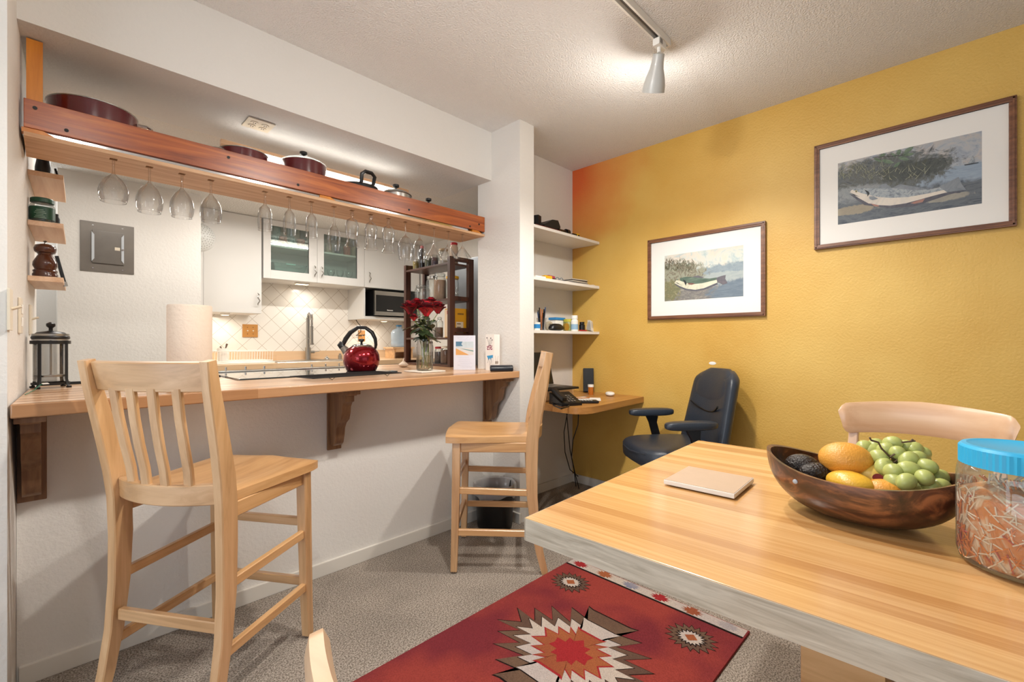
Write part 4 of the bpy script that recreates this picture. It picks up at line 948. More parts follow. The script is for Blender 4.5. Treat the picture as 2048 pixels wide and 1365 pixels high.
b.loft([[(.060*math.cos(2*PI*i/n), .060*math.sin(2*PI*i/n), .150) for i in range(n)], kr(.0685, .151), kr(.0685, .176), [(.066*math.cos(2*PI*i/n), .066*math.sin(2*PI*i/n), .180) for i in range(n)], [(.060*math.cos(2*PI*i/n), .060*math.sin(2*PI*i/n), .1808) for i in range(n)], [(.056*math.cos(2*PI*i/n), .056*math.sin(2*PI*i/n), .179) for i in range(n)]])
b.build('lid', plain('turquoise_lid', '#2FA8D6', .35), t, 25)

# ================================================================= ON THE BAR COUNTER
CZ = .9103
# french press
fp = Vector((.001, 2.47, CZ))
t = thing('french_press', 'glass french press in a black frame at the left end of the bar', 'coffee maker', (fp.x, fp.y, CZ), R(10)); t.scale = (1, 1, 1.17)
s_ = 1.0
MB().lathe([(.046, .022), (.048, .03), (.048, .155), (.050, .175)], 32, cap1=False).build('beaker', M['glass'], t, 60)
b = MB()
for k in range(4):
    a = PI/4+k*PI/2; c_, s2_ = math.cos(a), math.sin(a)
    b.bar([(.060*c_, .060*s2_, .004), (.056*c_, .056*s2_, .010), (.0515*c_, .0515*s2_, .03), (.0515*c_, .0515*s2_, .150)], (-s2_, c_, 0), .012, .005)
    b.cyl((.060*c_, .060*s2_, 0), .008, .006, 10)
b.lathe([(.0500, .142), (.056, .142), (.056, .153), (.0500, .153), (.0500, .142)], 32, cap0=False, cap1=False)
b.lathe([(.0505, .012), (.0535, .012), (.0535, .018), (.0505, .018), (.0505, .012)], 32, cap0=False, cap1=False)
b.build('frame', M['black'], t)
MB().lathe([(.052, .158), (.054, .162), (.052, .168), (.038, .180), (.012, .184), (.006, .186), (.006, .194), (.013, .200), (.013, .208), (.004, .213), (.001, .2135)], 32).build('lid_and_knob', M['black'], t, 50)
MB().lathe([(.0505, .1545), (.0515, .1545), (.0515, .175), (.0505, .175)], 32, cap0=False, cap1=False).build('spout_band', M['steel'], t)
MB().cyl((0, 0, .04), .003, .115, 8).lathe([(.045, .036), (.045, .042), (.001, .043)], 24).build('plunger', M['steel'], t)
MB().bar([(-.0565, -.012, .04), (-.085, -.012, .05), (-.092, -.012, .09), (-.085, -.012, .135), (-.0565, -.012, .147)], (0, 1, 0), .016, .010).build('handle', M['black'], t) if False else None
# tea bag with green string lying by it
t = thing('tea_tag', 'small white paper tag on a green string against the french press', 'tag', (-.03, 2.38, CZ))
MB().tube([(-.028, -.20, .002), (-.018, -.1, .002), (-.01, -.05, .004), (.0, -.004, .015), (.01, .008, .0205)], .0012, 6).build('string', plain('green_string', '#2C7A58', .6), t)
MB().cbox((.017, .012, .0215), (.018, .014, .001), 0, R(20), R(15)).build('paper_tag', M['paper'], t)
# paper towel roll
px_ = Vector((.355, 1.99))
t = thing('paper_towel_roll', 'big standing roll of beige paper towels on the bar behind the left stool', 'paper towels', (px_.x, px_.y, CZ))
MB().lathe([(.020, .012), (.066, .012), (.068, .02), (.068, .300), (.066, .306), (.020, .306), (.020, .012)], 48, cap0=False, cap1=False).build('roll', M['towel'], t, 40)
MB().lathe([(.070, 0), (.070, .008), (.012, .011), (.010, .302), (.014, .306), (.001, .309)], 32).build('holder', M['steel'], t)
# flat cooling rack
t = thing('cooling_rack', 'black wire cooling rack with fine mesh lying on the bar by the kettle', 'rack', (1.04, 2.165, CZ), R(6))
W_, H_ = .24, .105
b = MB().tube([(-W_, -H_, .012), (W_, -H_, .012), (W_, H_, .012), (-W_, H_, .012)], .0022, 6, True)
for i in range(61): x = -W_+W_*2*i/60; b.tube([(x, -H_, .012), (x, H_, .012)], .0007, 4)
for i in range(1, 24): y = -H_+2*H_*i/24; b.tube([(-W_, y, .0125), (W_, y, .0125)], .0006, 4)
b.build('mesh_grid', M['black'], t)
for sx in (-.15, .15):
    for sy in (-1, 1): MB().tube([(sx-.014, sy*H_, .0105), (sx, sy*(H_+.003), .0012), (sx+.014, sy*H_, .0105)], .0013, 6).build('foot', M['black'], t)
# range
t = thing('kitchen_range', 'slide-in range with black glass cooktop set behind the bar', 'stove', (0, 0, 0))
MB().box(RX0+.004, RY0+.004, .05, RX1-.004, 2.93, .900).build('range_body', M['steel'], t)
MB().box(RX0+.003, RY0+.003, .901, RX1-.003, 2.88, .916, .002).build('glass_cooktop', plain('black_ceramic_glass', '#2A3436', .06, coat=.6), t)
MB().box(RX0+.003, 2.885, .9, RX1-.003, 2.935, .922, .003).build('control_strip', M['steel'], t)
for x in (RX0+.10, RX0+.20, RX0+.30, RX1-.24, RX1-.15, RX1-.06):
    k = MB().cyl((x, 2.945, .897), .021, .022, 18, axis='Y').build('control_knob', M['chrome'], t)
    MB().cbox((x, 2.975, .915), (.008, .016, .052), .003).build('knob_grip', M['chrome'], k)
MB().tube([(RX0+.06, 2.985, .852), (RX1-.06, 2.985, .852)], .011, 10).box(RX0+.1, 2.936, .846, RX0+.12, 2.98, .858).box(RX1-.12, 2.936, .846, RX1-.1, 2.98, .858).build('oven_handle', M['chrome'], t)
for (x, y, r) in ((RX0+.2, 2.48, .09), (RX0+.2, 2.72, .07), (RX1-.2, 2.72, .09)):
    MB().lathe([(r, .9162), (r+.003, .9164), (r+.003, .9166), (r, .9166), (r, .9162)], 32, cap0=False, cap1=False).build('burner_ring', M['grey'], t)
# kettle
kp = at(723, 741, Y=2.49)
t = thing('tea_kettle', 'round metallic red whistling kettle with black handle on the range', 'kettle', (kp.x, 2.49, .9165), R(-45.35))
kr_ = .103
MB().lathe([(.078, 0), (.084, .004), (.098, .035), (kr_, .065), (.099, .095), (.085, .122), (.066, .138), (.060, .141)], 40).build('kettle_body', M['kettle'], t, 60)
MB().lathe([(.080, .0), (.083, .006), (.085, .0075)], 32).build('base_ring', M['blackm'], t)
MB().lathe([(.0605, .1412), (.056, .147), (.040, .153), (.012, .157), (.001, .158)], 32).build('lid', M['chrome'], t, 60)
MB().lathe([(.006, .157), (.006, .166), (.017, .178), (.015, .184), (.001, .186)], 20).build('lid_knob', M['black'], t)
MB().tube([(-.080, 0, .1), (-.098, 0, .124), (-.112, 0, .138)], [.026, .021, .017], 16).build('spout', M['steel'], t)
MB().tube([(-.110, 0, .136), (-.120, 0, .150), (-.112, 0, .166)], [.019, .021, .014], 14).build('whistle_cap', M['black'], t)
MB().bar([(-.106, 0, .155), (-.092, 0, .185), (-.065, 0, .222), (-.02, 0, .252), (.025, 0, .250), (.062, 0, .222), (.080, 0, .185), (.084, 0, .150), (.080, 0, .128)], (0, 1, 0), [.022, .022, .022, .024, .026, .026, .024, .022, .018], [.022, .026, .024, .020, .020, .020, .018, .016, .012], .006).build('handle', M['black'], t, 50)
# garlic
gp = at(807, 737, Y=2.72)
t = thing('garlic_bulb', 'whole garlic bulb on the bar between kettle and roses', 'garlic', (gp.x, 2.72, CZ))
gm2 = plain('garlic_skin', '#CDB9A4', .55, var=.12, vs=30)
rr_ = []
for i in range(14):
    q = i/13; z = .050*q; r = .037*math.sin(PI*min(1, q*1.05+.03)**.75)*(1-.35*q) if q < .78 else .0085-.02*(q-.78)
    r = max(r, .004); rr_.append([(r*(1+.07*math.cos(7*2*PI*k/42)*(1-q))*math.cos(2*PI*k/42), r*(1+.07*math.cos(7*2*PI*k/42)*(1-q))*math.sin(2*PI*k/42), z) for k in range(42)])
MB().loft(rr_).build('bulb', gm2, t, 70)
MB().tube([(0, 0, .046), (.002, .001, .056), (.006, .002, .064)], [.005, .004, .002], 8).build('neck', gm2, t)
# coaster and rose vase
vp = Vector((1.53, 2.225))
t = tag(MB().cbox((0, 0, .0045), (.17, .17, .006), .001).slot(1).cbox((0, 0, .0010), (.164, .164, .0018)).build('coaster', [plain('coaster_cream', '#E2D8CC', .5), M['blackm']], loc=(vp.x, vp.y, CZ)), 'flat square cream coaster under the rose vase', 'coaster'); t.rotation_euler = (0, 0, R(3))
VZ = CZ+.0078
t = thing('glass_vase', 'cylindrical glass jar vase half full of water, holding the roses', 'vase', (vp.x, vp.y, VZ))
MB().lathe([(.040, .001), (.046, .003), (.048, .012), (.048, .150), (.043, .165), (.044, .182)], 36, cap1=False).build('vase_glass', M['glass'], t, 60)
MB().lathe([(.040, .004), (.0465, .012), (.0465, .088), (.001, .0882)], 32).build('water', M['water'], t, 60)
ROSES = [(820, 617, .044, 2.190), (845, 611, .036, 2.33), (853, 620, .048, 2.145), (876, 617, .042, 2.235), (862, 605, .034, 2.40), (833, 607, .032, 2.36), (828, 636, .022, 2.16)]
rnd = random.Random(8)
for i, (px, py, r, Y) in enumerate(ROSES):
    p = at(px, py, Y=Y); base = Vector((vp.x, Y*0+vp.y, VZ))
    lab = ['red rose at the far left of the bouquet, big outer petals', 'red rose at the back middle of the bouquet', 'largest red rose, front centre of the bouquet', 'red rose at the right of the bouquet', 'topmost red rose behind the front centre one', 'small red rose at the back left of the bouquet', 'small red rosebud low at the left of the bouquet'][i]
    t = thing('rose', lab, 'rose', p, rnd.random()*6, 'red roses in the vase')
    b = MB()
    for lay, (n, rad, hh, tilt) in enumerate(((3, .22, .98, 6), (5, .42, .96, 12), (6, .62, .86, 22), (7, .82, .66, 36), (7, 1.0, .40, 55))):
        for k in range(n):
            a = 2*PI*k/n+lay*.7+rnd.random()*.3; vs = []; fs = []
            for j in range(5):
                v_ = j/4
                for m_ in range(5):
                    u_ = (m_-2)/2; wd = r*rad*(1.0)*math.sin(PI*(.18+.62*v_))
                    ou = r*(rad*.25+rad*.75*math.sin(v_*PI*.5)*(.6+.4*v_)); aa = a+u_*wd/(r*max(.3, rad))*1.25
                    zz = -r*.70+v_*r*(.80+hh)-(.10*r*u_*u_)-(v_**3)*r*.25*(tilt/48)
                    ro = ou*(1-.06*u_*u_)+(v_**4)*r*(.08+.16*(lay > 2))+r*.03*math.sin(k*2.3+lay)
                    vs.append((ro*math.cos(aa), ro*math.sin(aa), zz))
            for j in range(4):
                for m_ in range(4): fs.append((j*5+m_, j*5+m_+1, (j+1)*5+m_+1, (j+1)*5+m_))
            b.slot((0, 1, 2, 0, 1)[(k+lay*2) % 5]); b.add(vs, fs)
    b.build('petals', [M['rose'], M['rose2'], M['rose3']], t, 70)
    ri = Matrix.Rotation(-t.rotation_euler.z, 3, 'Z')
    bot = ri @ (Vector((vp.x+.022*math.cos(i*1.7), vp.y+.022*math.sin(i*1.7), VZ+.014))-p)
    neck = ri @ (Vector((vp.x+.028*math.cos(i*.9), vp.y+.028*math.sin(i*.9), VZ+.175))-p)
    MB().tube([bot, bot.lerp(neck, .5), neck, neck.lerp(Vector((0, 0, -r)), .55)+Vector((0, 0, .01)), (0, 0, -r*.7)], .0022, 7).build('stem', M['stem'], t)
    lf = MB()
    for k in range(5):
        q = .15+.16*k; c0 = neck.lerp(Vector((0, 0, -r)), q); a = rnd.random()*2*PI; Ls = .058+.026*rnd.random(); dz = -.008-.022*rnd.random()
        d = Vector((math.cos(a), math.sin(a), dz/Ls*1.0)).normalized(); sd = Vector((-math.sin(a), math.cos(a), 0)); vs = []; 
        for j in range(7):
            v_ = j/6; w_ = .024*math.sin(PI*v_**.8); c_ = c0+d*Ls*v_+Vector((0, 0, -.012*v_*v_))
            vs += [c_-sd*w_+Vector((0, 0, .005)), c_, c_+sd*w_+Vector((0, 0, .005))]
        lf.add(vs, [f for j in range(6) for f in ((j*3, j*3+1, j*3+4, j*3+3), (j*3+1, j*3+2, j*3+5, j*3+4))])
    lf.build('leaves', M['leaf'], t, 80)
# cards
def vface(b, x0, z0, x1, z1, y=-.0012): b.add([(x0, y, z0), (x1, y, z0), (x1, y, z1), (x0, y, z1)], [(0, 1, 2, 3)])
cp = at(929, 740, Z=CZ); cw = .136; ch = .214
t = thing('menu_card', 'upright white card with a beach photo and lines of writing', 'card', (cp.x, cp.y, CZ), YAW-PI/2)
MB().box(-cw/2, -.001, 0, cw/2, .001, ch).box(-.03, .001, 0, .03, .05, .002).build('card_stand', plain('card_paper', '#D5D5DF', .6), t)
b = MB(); y = -.0014
vface(b, -.054, .092, .056, .176, y)
b.slot(1); vface(b, -.054, .137, .056, .176, y-.0002)
b.slot(2); b.add([(-.054, y-.0004, .176), (-.012, y-.0004, .176), (-.02, y-.0004, .16), (-.01, y-.0004, .148), (-.054, y-.0004, .146)], [(0, 1, 2, 3, 4)])
b.slot(3); b.add([(-.054, y-.0004, .092), (.03, y-.0004, .092), (-.01, y-.0004, .112), (-.054, y-.0004, .134)], [(0, 1, 2, 3)])
b.slot(4); b.add([(-.03, y-.0006, .132), (.056, y-.0006, .113), (.056, y-.0006, .120), (.0, y-.0006, .130)], [(0, 1, 2, 3)])
b.build('beach_photo', [plain('surf_foam', '#CFC8C4', .6), plain('sky_pale', '#BFC8CC', .6, var=.15, vs=40), plain('storm_blue', '#4E7690', .6, var=.3, vs=60), plain('sand', '#D39A58', .6), plain('sea_green', '#6E9590', .6)], t)
ink = plain('faded_ink', '#8B8B99', .7); rnd = random.Random(2)
b = MB()
def scrawl(x0, x1, z, h_):
    n = int((x1-x0)/.0022); pts = [(x0+(x1-x0)*i/n, -.0016, z+h_*(rnd.random()-.5)) for i in range(n+1)]
    b.tube(pts, .00032, 4)
scrawl(-.045, -.012, .199, .009); scrawl(-.006, .000, .199, .009); scrawl(.008, .026, .199, .008); scrawl(.030, .048, .199, .009); scrawl(-.038, .040, .186, .003)
for i, (x0, x1) in enumerate(((-.045, .028), (-.035, .035), (-.036, .036), (-.026, .046), (-.044, .034), (-.026, .046))): scrawl(x0, x1, .078-.012*i, .0024)
b.build('handwriting', ink, t)
cp = at(974, 741, Z=CZ); 
t = thing('greeting_card', 'tall folded card with painted flowers in red and blue vases', 'card', (1.895, 2.035, CZ), YAW-PI/2)
MB().bar([(-.045, .018, .110), (.008, -.006, .110), (.040, .022, .110)], (0, 0, 1), .219, .0012, .0002).build('folded_card', plain('card_cream', '#E3DBD2', .6), t, 20)
b = MB(); P_ = lambda s, z: (-.045+.053*s, .018-.024*s-.0014, z)
rnd = random.Random(4)
b.slot(0)
for k in range(26):
    s, z = .15+.6*rnd.random(), .125+.030*rnd.random()-.0; a = rnd.random()*6; q = .004
    b.add([P_(s+.09*math.cos(a+2.1*j), z+q*math.sin(a+2.1*j)) for j in range(3)], [(0, 1, 2)])
b.slot(1); b.add([P_(.12, .088), P_(.85, .094), P_(.82, .074), P_(.68, .078), P_(.62, .060), P_(.5, .076), P_(.35, .062), P_(.22, .078)], [tuple(range(8))])
b.slot(2)
for (s0, z0, s1, z1) in ((.4, .150, .15, .198), (.45, .150, .6, .196), (.5, .150, .75, .185), (.38, .150, .4, .19), (.6, .075, .62, .04), (.3, .075, .2, .045), (.45, .06, .45, .03)):
    b.tube([P_(s0, z0), P_((s0+s1)/2+.05, (z0+z1)/2), P_(s1, z1)], .0006, 4)
for s, z in ((.15, .198), (.6, .196), (.75, .185)): b.add([P_(s-.08, z), P_(s, z+.005), P_(s+.08, z), P_(s, z-.004)], [(0, 1, 2, 3)])
Q_ = lambda s, z: (.008+.032*s, -.006+.028*s-.0014, z)
b.slot(3); b.add([Q_(.15, .040), Q_(.75, .040), Q_(.75, .056), Q_(.15, .056)], [(0, 1, 2, 3)]); b.tube([Q_(.3, .056), Q_(.2, .09)], .0005, 4).tube([Q_(.55, .056), Q_(.75, .088)], .0005, 4)
b.build('painted_flowers', [plain('card_crimson', '#8E2C4A', .6), plain('card_blue', '#3C92C0', .6), plain('card_ink', '#4A3C48', .6), plain('card_taupe', '#9A8A7C', .6)], t)
t = tag(MB().prism([(-.030, 0), (.030, 0), (.033, .012), (.030, .026), (.012, .036), (-.014, .036), (-.028, .028), (-.033, .012)], -.068, .068, 'YZ').build('glasses_case', plain('navy_case', '#10151E', .3), None, 50), 'dark navy glasses case lying at the right end of the bar', 'case')
t.location = (1.880, 1.945, CZ); t.rotation_euler = (0, 0, YAW-PI/2+.1)
md = t.modifiers.new('bevel', 'BEVEL'); md.width = .006; md.segments = 3
# dark jar rack
t = thing('jar_rack', 'dark walnut open rack of jars standing at the right end of the bar', 'shelf', (1.925, 2.50, CZ+.0002))
Ld, Dp, Hh = .58, .215, .765
for y in (0, Ld-.03):
    for x in (0, Dp-.045): MB().box(x, y, 0, x+.045, y+.03, Hh, .002).build('post', M['dark'], t)
    for z in (.0, .24, .46, Hh-.03): MB().box(.0455, y+.004, z+.002, Dp-.0455, y+.026, z+.032).build('end_rail', M['dark'], t)
    MB().box(.0455, y+.011, .035, Dp-.0455, y+.016, .235).build('end_panel', M['dark'], t) if y == 0 else None
SH = (.015, .205, .475, .725)
for z in SH: MB().box(.002, .031, z-.014, Dp-.002, Ld-.031, z, .001).build('shelf_board', M['darkY'], t)
RO = Vector((1.925, 2.50, CZ+.0002))
def jar(nm, label, y, x, z, r, h, body, fill=None, lid=None, fh=.7, cat='jar', grp='jars in the dark rack', neck=.8, clamp=False):
    t = thing(nm, label, cat, RO+Vector((x, y, z+.0006)), 0, grp)
    MB().lathe([(r*.9, 0), (r, .006), (r, h*.72), (r*.95, h*.80), (r*neck, h*.88), (r*neck, h*.96)], 24, cap1=False).build('jar_body', body, t, 60)
    if fill: MB().lathe([(r*.86, .003), (r*.94, .008), (r*.94, h*fh), (.001, h*fh+.003)], 20).build('contents', fill, t, 60)
    if lid: MB().lathe([(r*neck+.002, h*.90), (r*neck+.003, h*.905), (r*neck+.003, h), (r*neck-.002, h+.003), (.001, h+.003)], 24).build('lid', lid, t)
    if clamp: MB().tube([(r*neck*math.cos(a)*1.05, r*neck*math.sin(a)*1.05, h*.9) for a in [2*PI*k/20 for k in range(20)]], .0018, 5, True).tube([(-r*neck*1.05, 0, h*.9), (-r*neck*1.3, 0, h*.82), (-r*neck*1.15, 0, h*.75)], .002, 5).build('wire_clamp', M['steel'], t)
    return t
grain = plain('oat_grain', '#B08D70', .9, var=.4, vs=200); flour = plain('flour', '#D9D0C4', .9); spice = plain('brown_spice', '#6E4A30', .9, var=.3, vs=100); herb = plain('dried_herb', '#5A5A34', .9, var=.4, vs=90); tea = plain('dark_tea', '#3A2C24', .9, var=.4, vs=120)
J = M['jarglass']
jar('storage_jar', 'squat empty clamp jar on the upper middle shelf, farthest left', .43, .07, SH[2], .058, .125, J, None, J, clamp=True)
jar('storage_jar', 'tall empty glass jar beside the squat clamp jar in the rack', .32, .08, SH[2], .045, .185, J, None, M['steel'])
jar('storage_jar', 'tall jar of tan oats in the upper middle of the rack', .21, .07, SH[2], .046, .195, J, grain, J, .75)
jar('storage_jar', 'clear jar with bright yellow lid near the front post of the rack', .10, .10, SH[2], .045, .165, J, flour, M['yellow'], .12, neck=.95)
jar('spice_jar', 'slim glass bottle of spice beside the yellow box', .20, .06, SH[1], .026, .145, J, spice, J, .5, neck=.5)
jar('spice_jar', 'ribbed clear jar on the middle shelf behind the roses', .29, .07, SH[1], .028, .125, J, flour, M['white'], .6)
jar('spice_jar', 'jar of dark tea on the middle shelf, left of the roses', .40, .08, SH[1], .036, .15, J, tea, M['steel'], .6)
t2 = thing('cereal_box', 'yellow and orange food box seen through the rack end', 'box', RO+Vector((.105, .085, SH[1]+.0006)), 0)
MB().box(-.05, -.045, 0, .075, .045, .205, .001).build('carton', plain('box_yellow', '#DFA022', .5), t2)
b = MB().add([(-.0505, -.04, .005), (-.0505, .04, .005), (-.0505, .04, .198), (-.0505, -.04, .198)], [(0, 1, 2, 3)]); b.slot(1); b.add([(-.0508, -.02, .165), (-.0508, .02, .165), (-.0508, .02, .19), (-.0508, -.02, .19)], [(0, 1, 2, 3)])
b.slot(0); b.add([(-.02, -.0455, .03), (.045, -.0455, .03), (.045, -.0455, .11), (-.02, -.0455, .11)], [(0, 1, 2, 3)])
b.slot(2)
for k in range(3): b.add([(-.012, -.0458, .045+.024*k), (.022, -.0458, .045+.024*k), (.022, -.0458, .051+.024*k), (-.012, -.0458, .051+.024*k)], [(0, 1, 2, 3)])
for k in range(5): b.add([(-.005+.011*k, -.0458, .16), (.003+.011*k, -.0458, .16), (.003+.011*k, -.0458, .172), (-.005+.011*k, -.0458, .172)], [(0, 1, 2, 3)])
b.build('printed_panel', [plain('box_print', '#E6D2B4', .5), M['red'], plain('box_ink', '#6A4A28', .5)], t2)
jar('storage_jar', 'short-lidded jar of grey-brown seeds on the bottom shelf near the menu card', .12, .06, SH[0], .042, .125, J, spice, M['cream'], .8)
jar('storage_jar', 'bottom-shelf jar with red lid, right behind the vase', .23, .08, SH[0], .036, .12, J, tea, M['red'], .7)
jar('storage_jar', 'tall bottom-shelf jar, left behind the vase', .35, .07, SH[0], .036, .16, J, flour, M['steel'], .5)
T4 = SH[3]; GT = 'bottles and jars on top of the jar rack'
jar('spice_bottle', 'golden herb jar at the far left corner of the rack top', .50, .06, T4, .026, .085, J, plain('gold_herb', '#A08A34', .9, var=.3, vs=80), J, .8, grp=GT)
jar('sauce_bottle', 'dark sauce bottle with red cap on the rack top', .42, .06, T4, .026, .175, plain('soy_bottle', '#1E0F0C', .15, coat=.5), None, M['red'], grp=GT, neck=.42, cat='bottle')
jar('spice_bottle', 'jar with green label left of the purple one on the rack top', .33, .05, T4, .024, .10, J, herb, M['cream'], .7, grp=GT)
jar('spice_bottle', 'small jar of purple-brown dried flowers on the rack top', .26, .06, T4, .026, .085, J, plain('purple_flower', '#4A2438', .9, var=.4, vs=90), J, .8, grp=GT)
jar('honey_jar', 'round clear jar with tan lid on the rack top behind a martini glass', .18, .08, T4, .038, .12, J, flour, plain('tan_lid', '#B09A78', .5), .3, grp=GT)
jar('sauce_bottle', 'pale bottle with wide red cap, rightmost on the rack top', .07, .09, T4, .030, .15, plain('beige_bottle', '#C9B29C', .3), None, M['red'], grp=GT, neck=.75, cat='bottle')
# fridge behind the rack
t = thing('refrigerator', 'grey steel refrigerator behind the jar rack', 'refrigerator', (2.30, 2.32, 0))
MB().box(0, 0, .02, .50, .62, 1.74, .006).build('fridge_body', plain('fridge_side', '#8B8F94', .4, .5), t)
MB().box(0.002, .625, .04, .498, .68, 1.15, .006).build('fridge_door', M['steel'], t); MB().box(0.002, .625, 1.16, .498, .68, 1.73, .006).build('freezer_door', M['steel'], t)
p = at(944, 508, Y=2.45)
tag(MB().box(-.03, -.04, 0, .05, .05, .035, .004).build('black_box', M['black'], loc=(2.345, 2.42, 1.741)), 'small black box on top of the refrigerator', 'box')
# ================================================================= LEFT WALL: SWITCHES, SHELVES, PANEL
def wx(y): return -.084+(y-1.88)*(.039/1.12)      # the left wall's surface, a hair out of square
WR = math.atan2(.039, 1.12)
def plate(label, y, z, kind):
    t = thing('light_switch' if kind != 'outlet' else 'wall_outlet', label, 'switch' if kind != 'outlet' else 'outlet', (wx(y), y, z), -WR, 'cream plates on the left wall')
    MB().box(0.0003, -.036, -.058, .007, .036, .058, .002).build('cover_plate', M['cream'], t)
    if kind == 'toggle': MB().bar([(.007, 0, .002), (.026, 0, .010)], (0, 1, 0), .010, .008).build('toggle', M['cream'], t)
    else: MB().box(.007, -.018, .006, .0095, .018, .036, .002).box(.007, -.018, -.036, .0095, .018, -.006, .002).build('socket', M['white'], t)
plate('toggle light switch on the left wall, nearest the room', 1.90, at(24, 620, Y=1.90).z, 'toggle')
plate('double socket plate on the left wall between two switches', 2.20, at(50, 632, Y=2.20).z, 'outlet')
plate('toggle light switch on the left wall, nearest the kitchen', 2.62, at(68, 640, Y=2.62).z, 'toggle')
SY0, SY1 = 2.52, 2.92
def wshelf(zpx, label):
    z = at(86, zpx, Y=SY0).z; t = thing('wall_shelf', label, 'shelf', (wx(SY0), SY0, z), -WR, 'small pine shelves on the left wall')
    MB().box(0.0005, 0, -.019, .098, SY1-SY0, 0, .001).build('shelf_board', M['pineY'], t)
    return z
za = wshelf(344, 'top small pine shelf on the left wall, just under the rack'); zb = wshelf(443, 'middle small pine shelf on the left wall, holding the green jar'); zc = wshelf(553, 'bottom small pine shelf on the left wall, under the pepper mill')
X_ = lambda y, d: wx(y)+d
t = thing('pepper_mill', 'turned brown wooden pepper mill on the bottom left-wall shelf', 'pepper mill', (X_(2.56, .046), 2.575, zc+.0008))
pm_ = plain('mill_wood', '#4A2312', .22, coat=.5, var=.2, vs=30)
MB().lathe([(.036, 0), (.037, .012), (.033, .018), (.036, .026), (.030, .032), (.036, .046), (.035, .06), (.026, .078), (.020, .09), (.024, .096)], 32).build('mill_body', pm_, t, 60)
MB().lathe([(.027, .0965), (.031, .102), (.033, .114), (.029, .126), (.012, .132), (.001, .133)], 32).build('mill_head', pm_, t, 60)
MB().lathe([(.004, .132), (.003, .139), (.0065, .143), (.001, .147)], 12).build('finial', M['steel'], t)
t = thing('grill_brush', 'dark tool leaning behind the pepper mill on the shelf', 'tool', (X_(2.66, .085), 2.66, zc+.001))
MB().bar([(-.010, .0, .10), (.012, 0, -.004)], (0, 1, 0), .022, .012).build('handle', M['black'], t); MB().bar([(.0125, 0, -.005), (.017, 0, -.022)], (0, 1, 0), .022, .014).build('metal_tip', M['steel'], t)
t = thing('coffee_jar', 'squat glass jar with green lid and green label on the middle shelf', 'jar', (X_(2.56, .038), 2.57, zb+.0008))
MB().lathe([(.034, 0), (.036, .006), (.036, .066), (.030, .076), (.030, .082)], 28, cap1=False).build('jar_body', J, t, 60)
MB().lathe([(.0366, .012), (.0366, .060)], 28, cap0=False, cap1=False).build('green_label', M['green'], t)
b = MB()
for k in range(6): b.lathe([(.0368, .045-.006*k), (.0368, .0465-.006*k)], 40, cap0=False, cap1=False)
b2 = MB()
for k in range(6):
    w_ = .55+.2*((k*7) % 3); b2.add([(.0369*math.cos(a), .0369*math.sin(a), z) for z in (.045-.006*k, .047-.006*k) for a in [R(-100)+(-w_/2+w_*j/6) for j in range(7)]], [(j, j+1, j+8, j+7) for j in range(6)])
b2.build('label_lines', plain('label_text', '#8FA898', .6), t)
MB().lathe([(.031, .078), (.034, .079), (.034, .093), (.031, .096), (.001, .0965)], 28).build('lid', M['green'], t)
jar2 = MB().lathe([(.014, 0), (.014, .045), (.010, .055), (.010, .065), (.001, .066)], 16).build('small_bottle', M['blackm'], loc=(X_(2.7, .07), 2.68, zb+.0008)); tag(jar2, 'little dark bottle behind the green-lidded jar', 'bottle')
t = tag(MB().lathe([(.024, 0), (.024, .03), (.018, .07), (.014, .10), (.001, .102)], 20).build('black_bottle', M['black'], loc=(X_(2.58, .040), 2.58, za+.0008)), 'black tapered bottle on the top left-wall shelf', 'bottle')
t = thing('black_tablet', 'flat black framed gadget leaning beside the bottle on the top shelf', 'gadget', (X_(2.75, .075), 2.75, za+.0008)); MB().cbox((0, 0, .036), (.008, .10, .07), .002, 0, 0, R(-12)).build('case', M['black'], t); MB().cbox((.0048, 0, .0365), (.001, .085, .055), 0, 0, 0, R(-12)).build('screen', M['grey'], t)
# breaker panel
p0 = at(160, 541, Y=3.9); p1 = at(268, 441, Y=3.9); pw = p1.x-p0.x; z0, z1 = at(160, 541, Y=3.9).z, at(160, 440, Y=3.9).z
t = thing('breaker_panel', 'grey metal breaker panel on the white wall behind the bar', 'electrical panel', ((p0.x+p1.x)/2, 3.9, (z0+z1)/2)); hw, hh = pw/2, (z1-z0)/2
MB().box(-hw, -.006, -hh, hw, -.0003, hh, .002).build('panel_frame', M['grey'], t)
d = MB().box(-hw*.58, -.014, -hh*.66, hw*.60, -.0065, hh*.66, .003).build('panel_door', plain('panel_door_paint', '#68625B', .35, .2, var=.15, vs=20), t)
for s in (-1, 1): MB().prism([(s*hw*.60, -hh*.6), (s*hw*.50, -hh*.48), (s*hw*.50, hh*.48), (s*hw*.60, hh*.6)], -.0165, -.0142, 'XZ').build('door_rib', plain('rib_paint', '#B8BDC2', .3), d)
MB().box(hw*.25, -.015, -.012, hw*.45, -.0142, .008).build('sticker', M['cream'], d)
MB().cyl((hw*.55, -.0205, -.005), .006, .006, 10, axis='Y').build('latch', M['chrome'], d)
for sx in (-.55, .55):
    for sy in (-.86, .86): MB().cyl((sx*hw, -.008, sy*hh), .005, .002, 10, axis='Y').build('screw', M['chrome'], t)

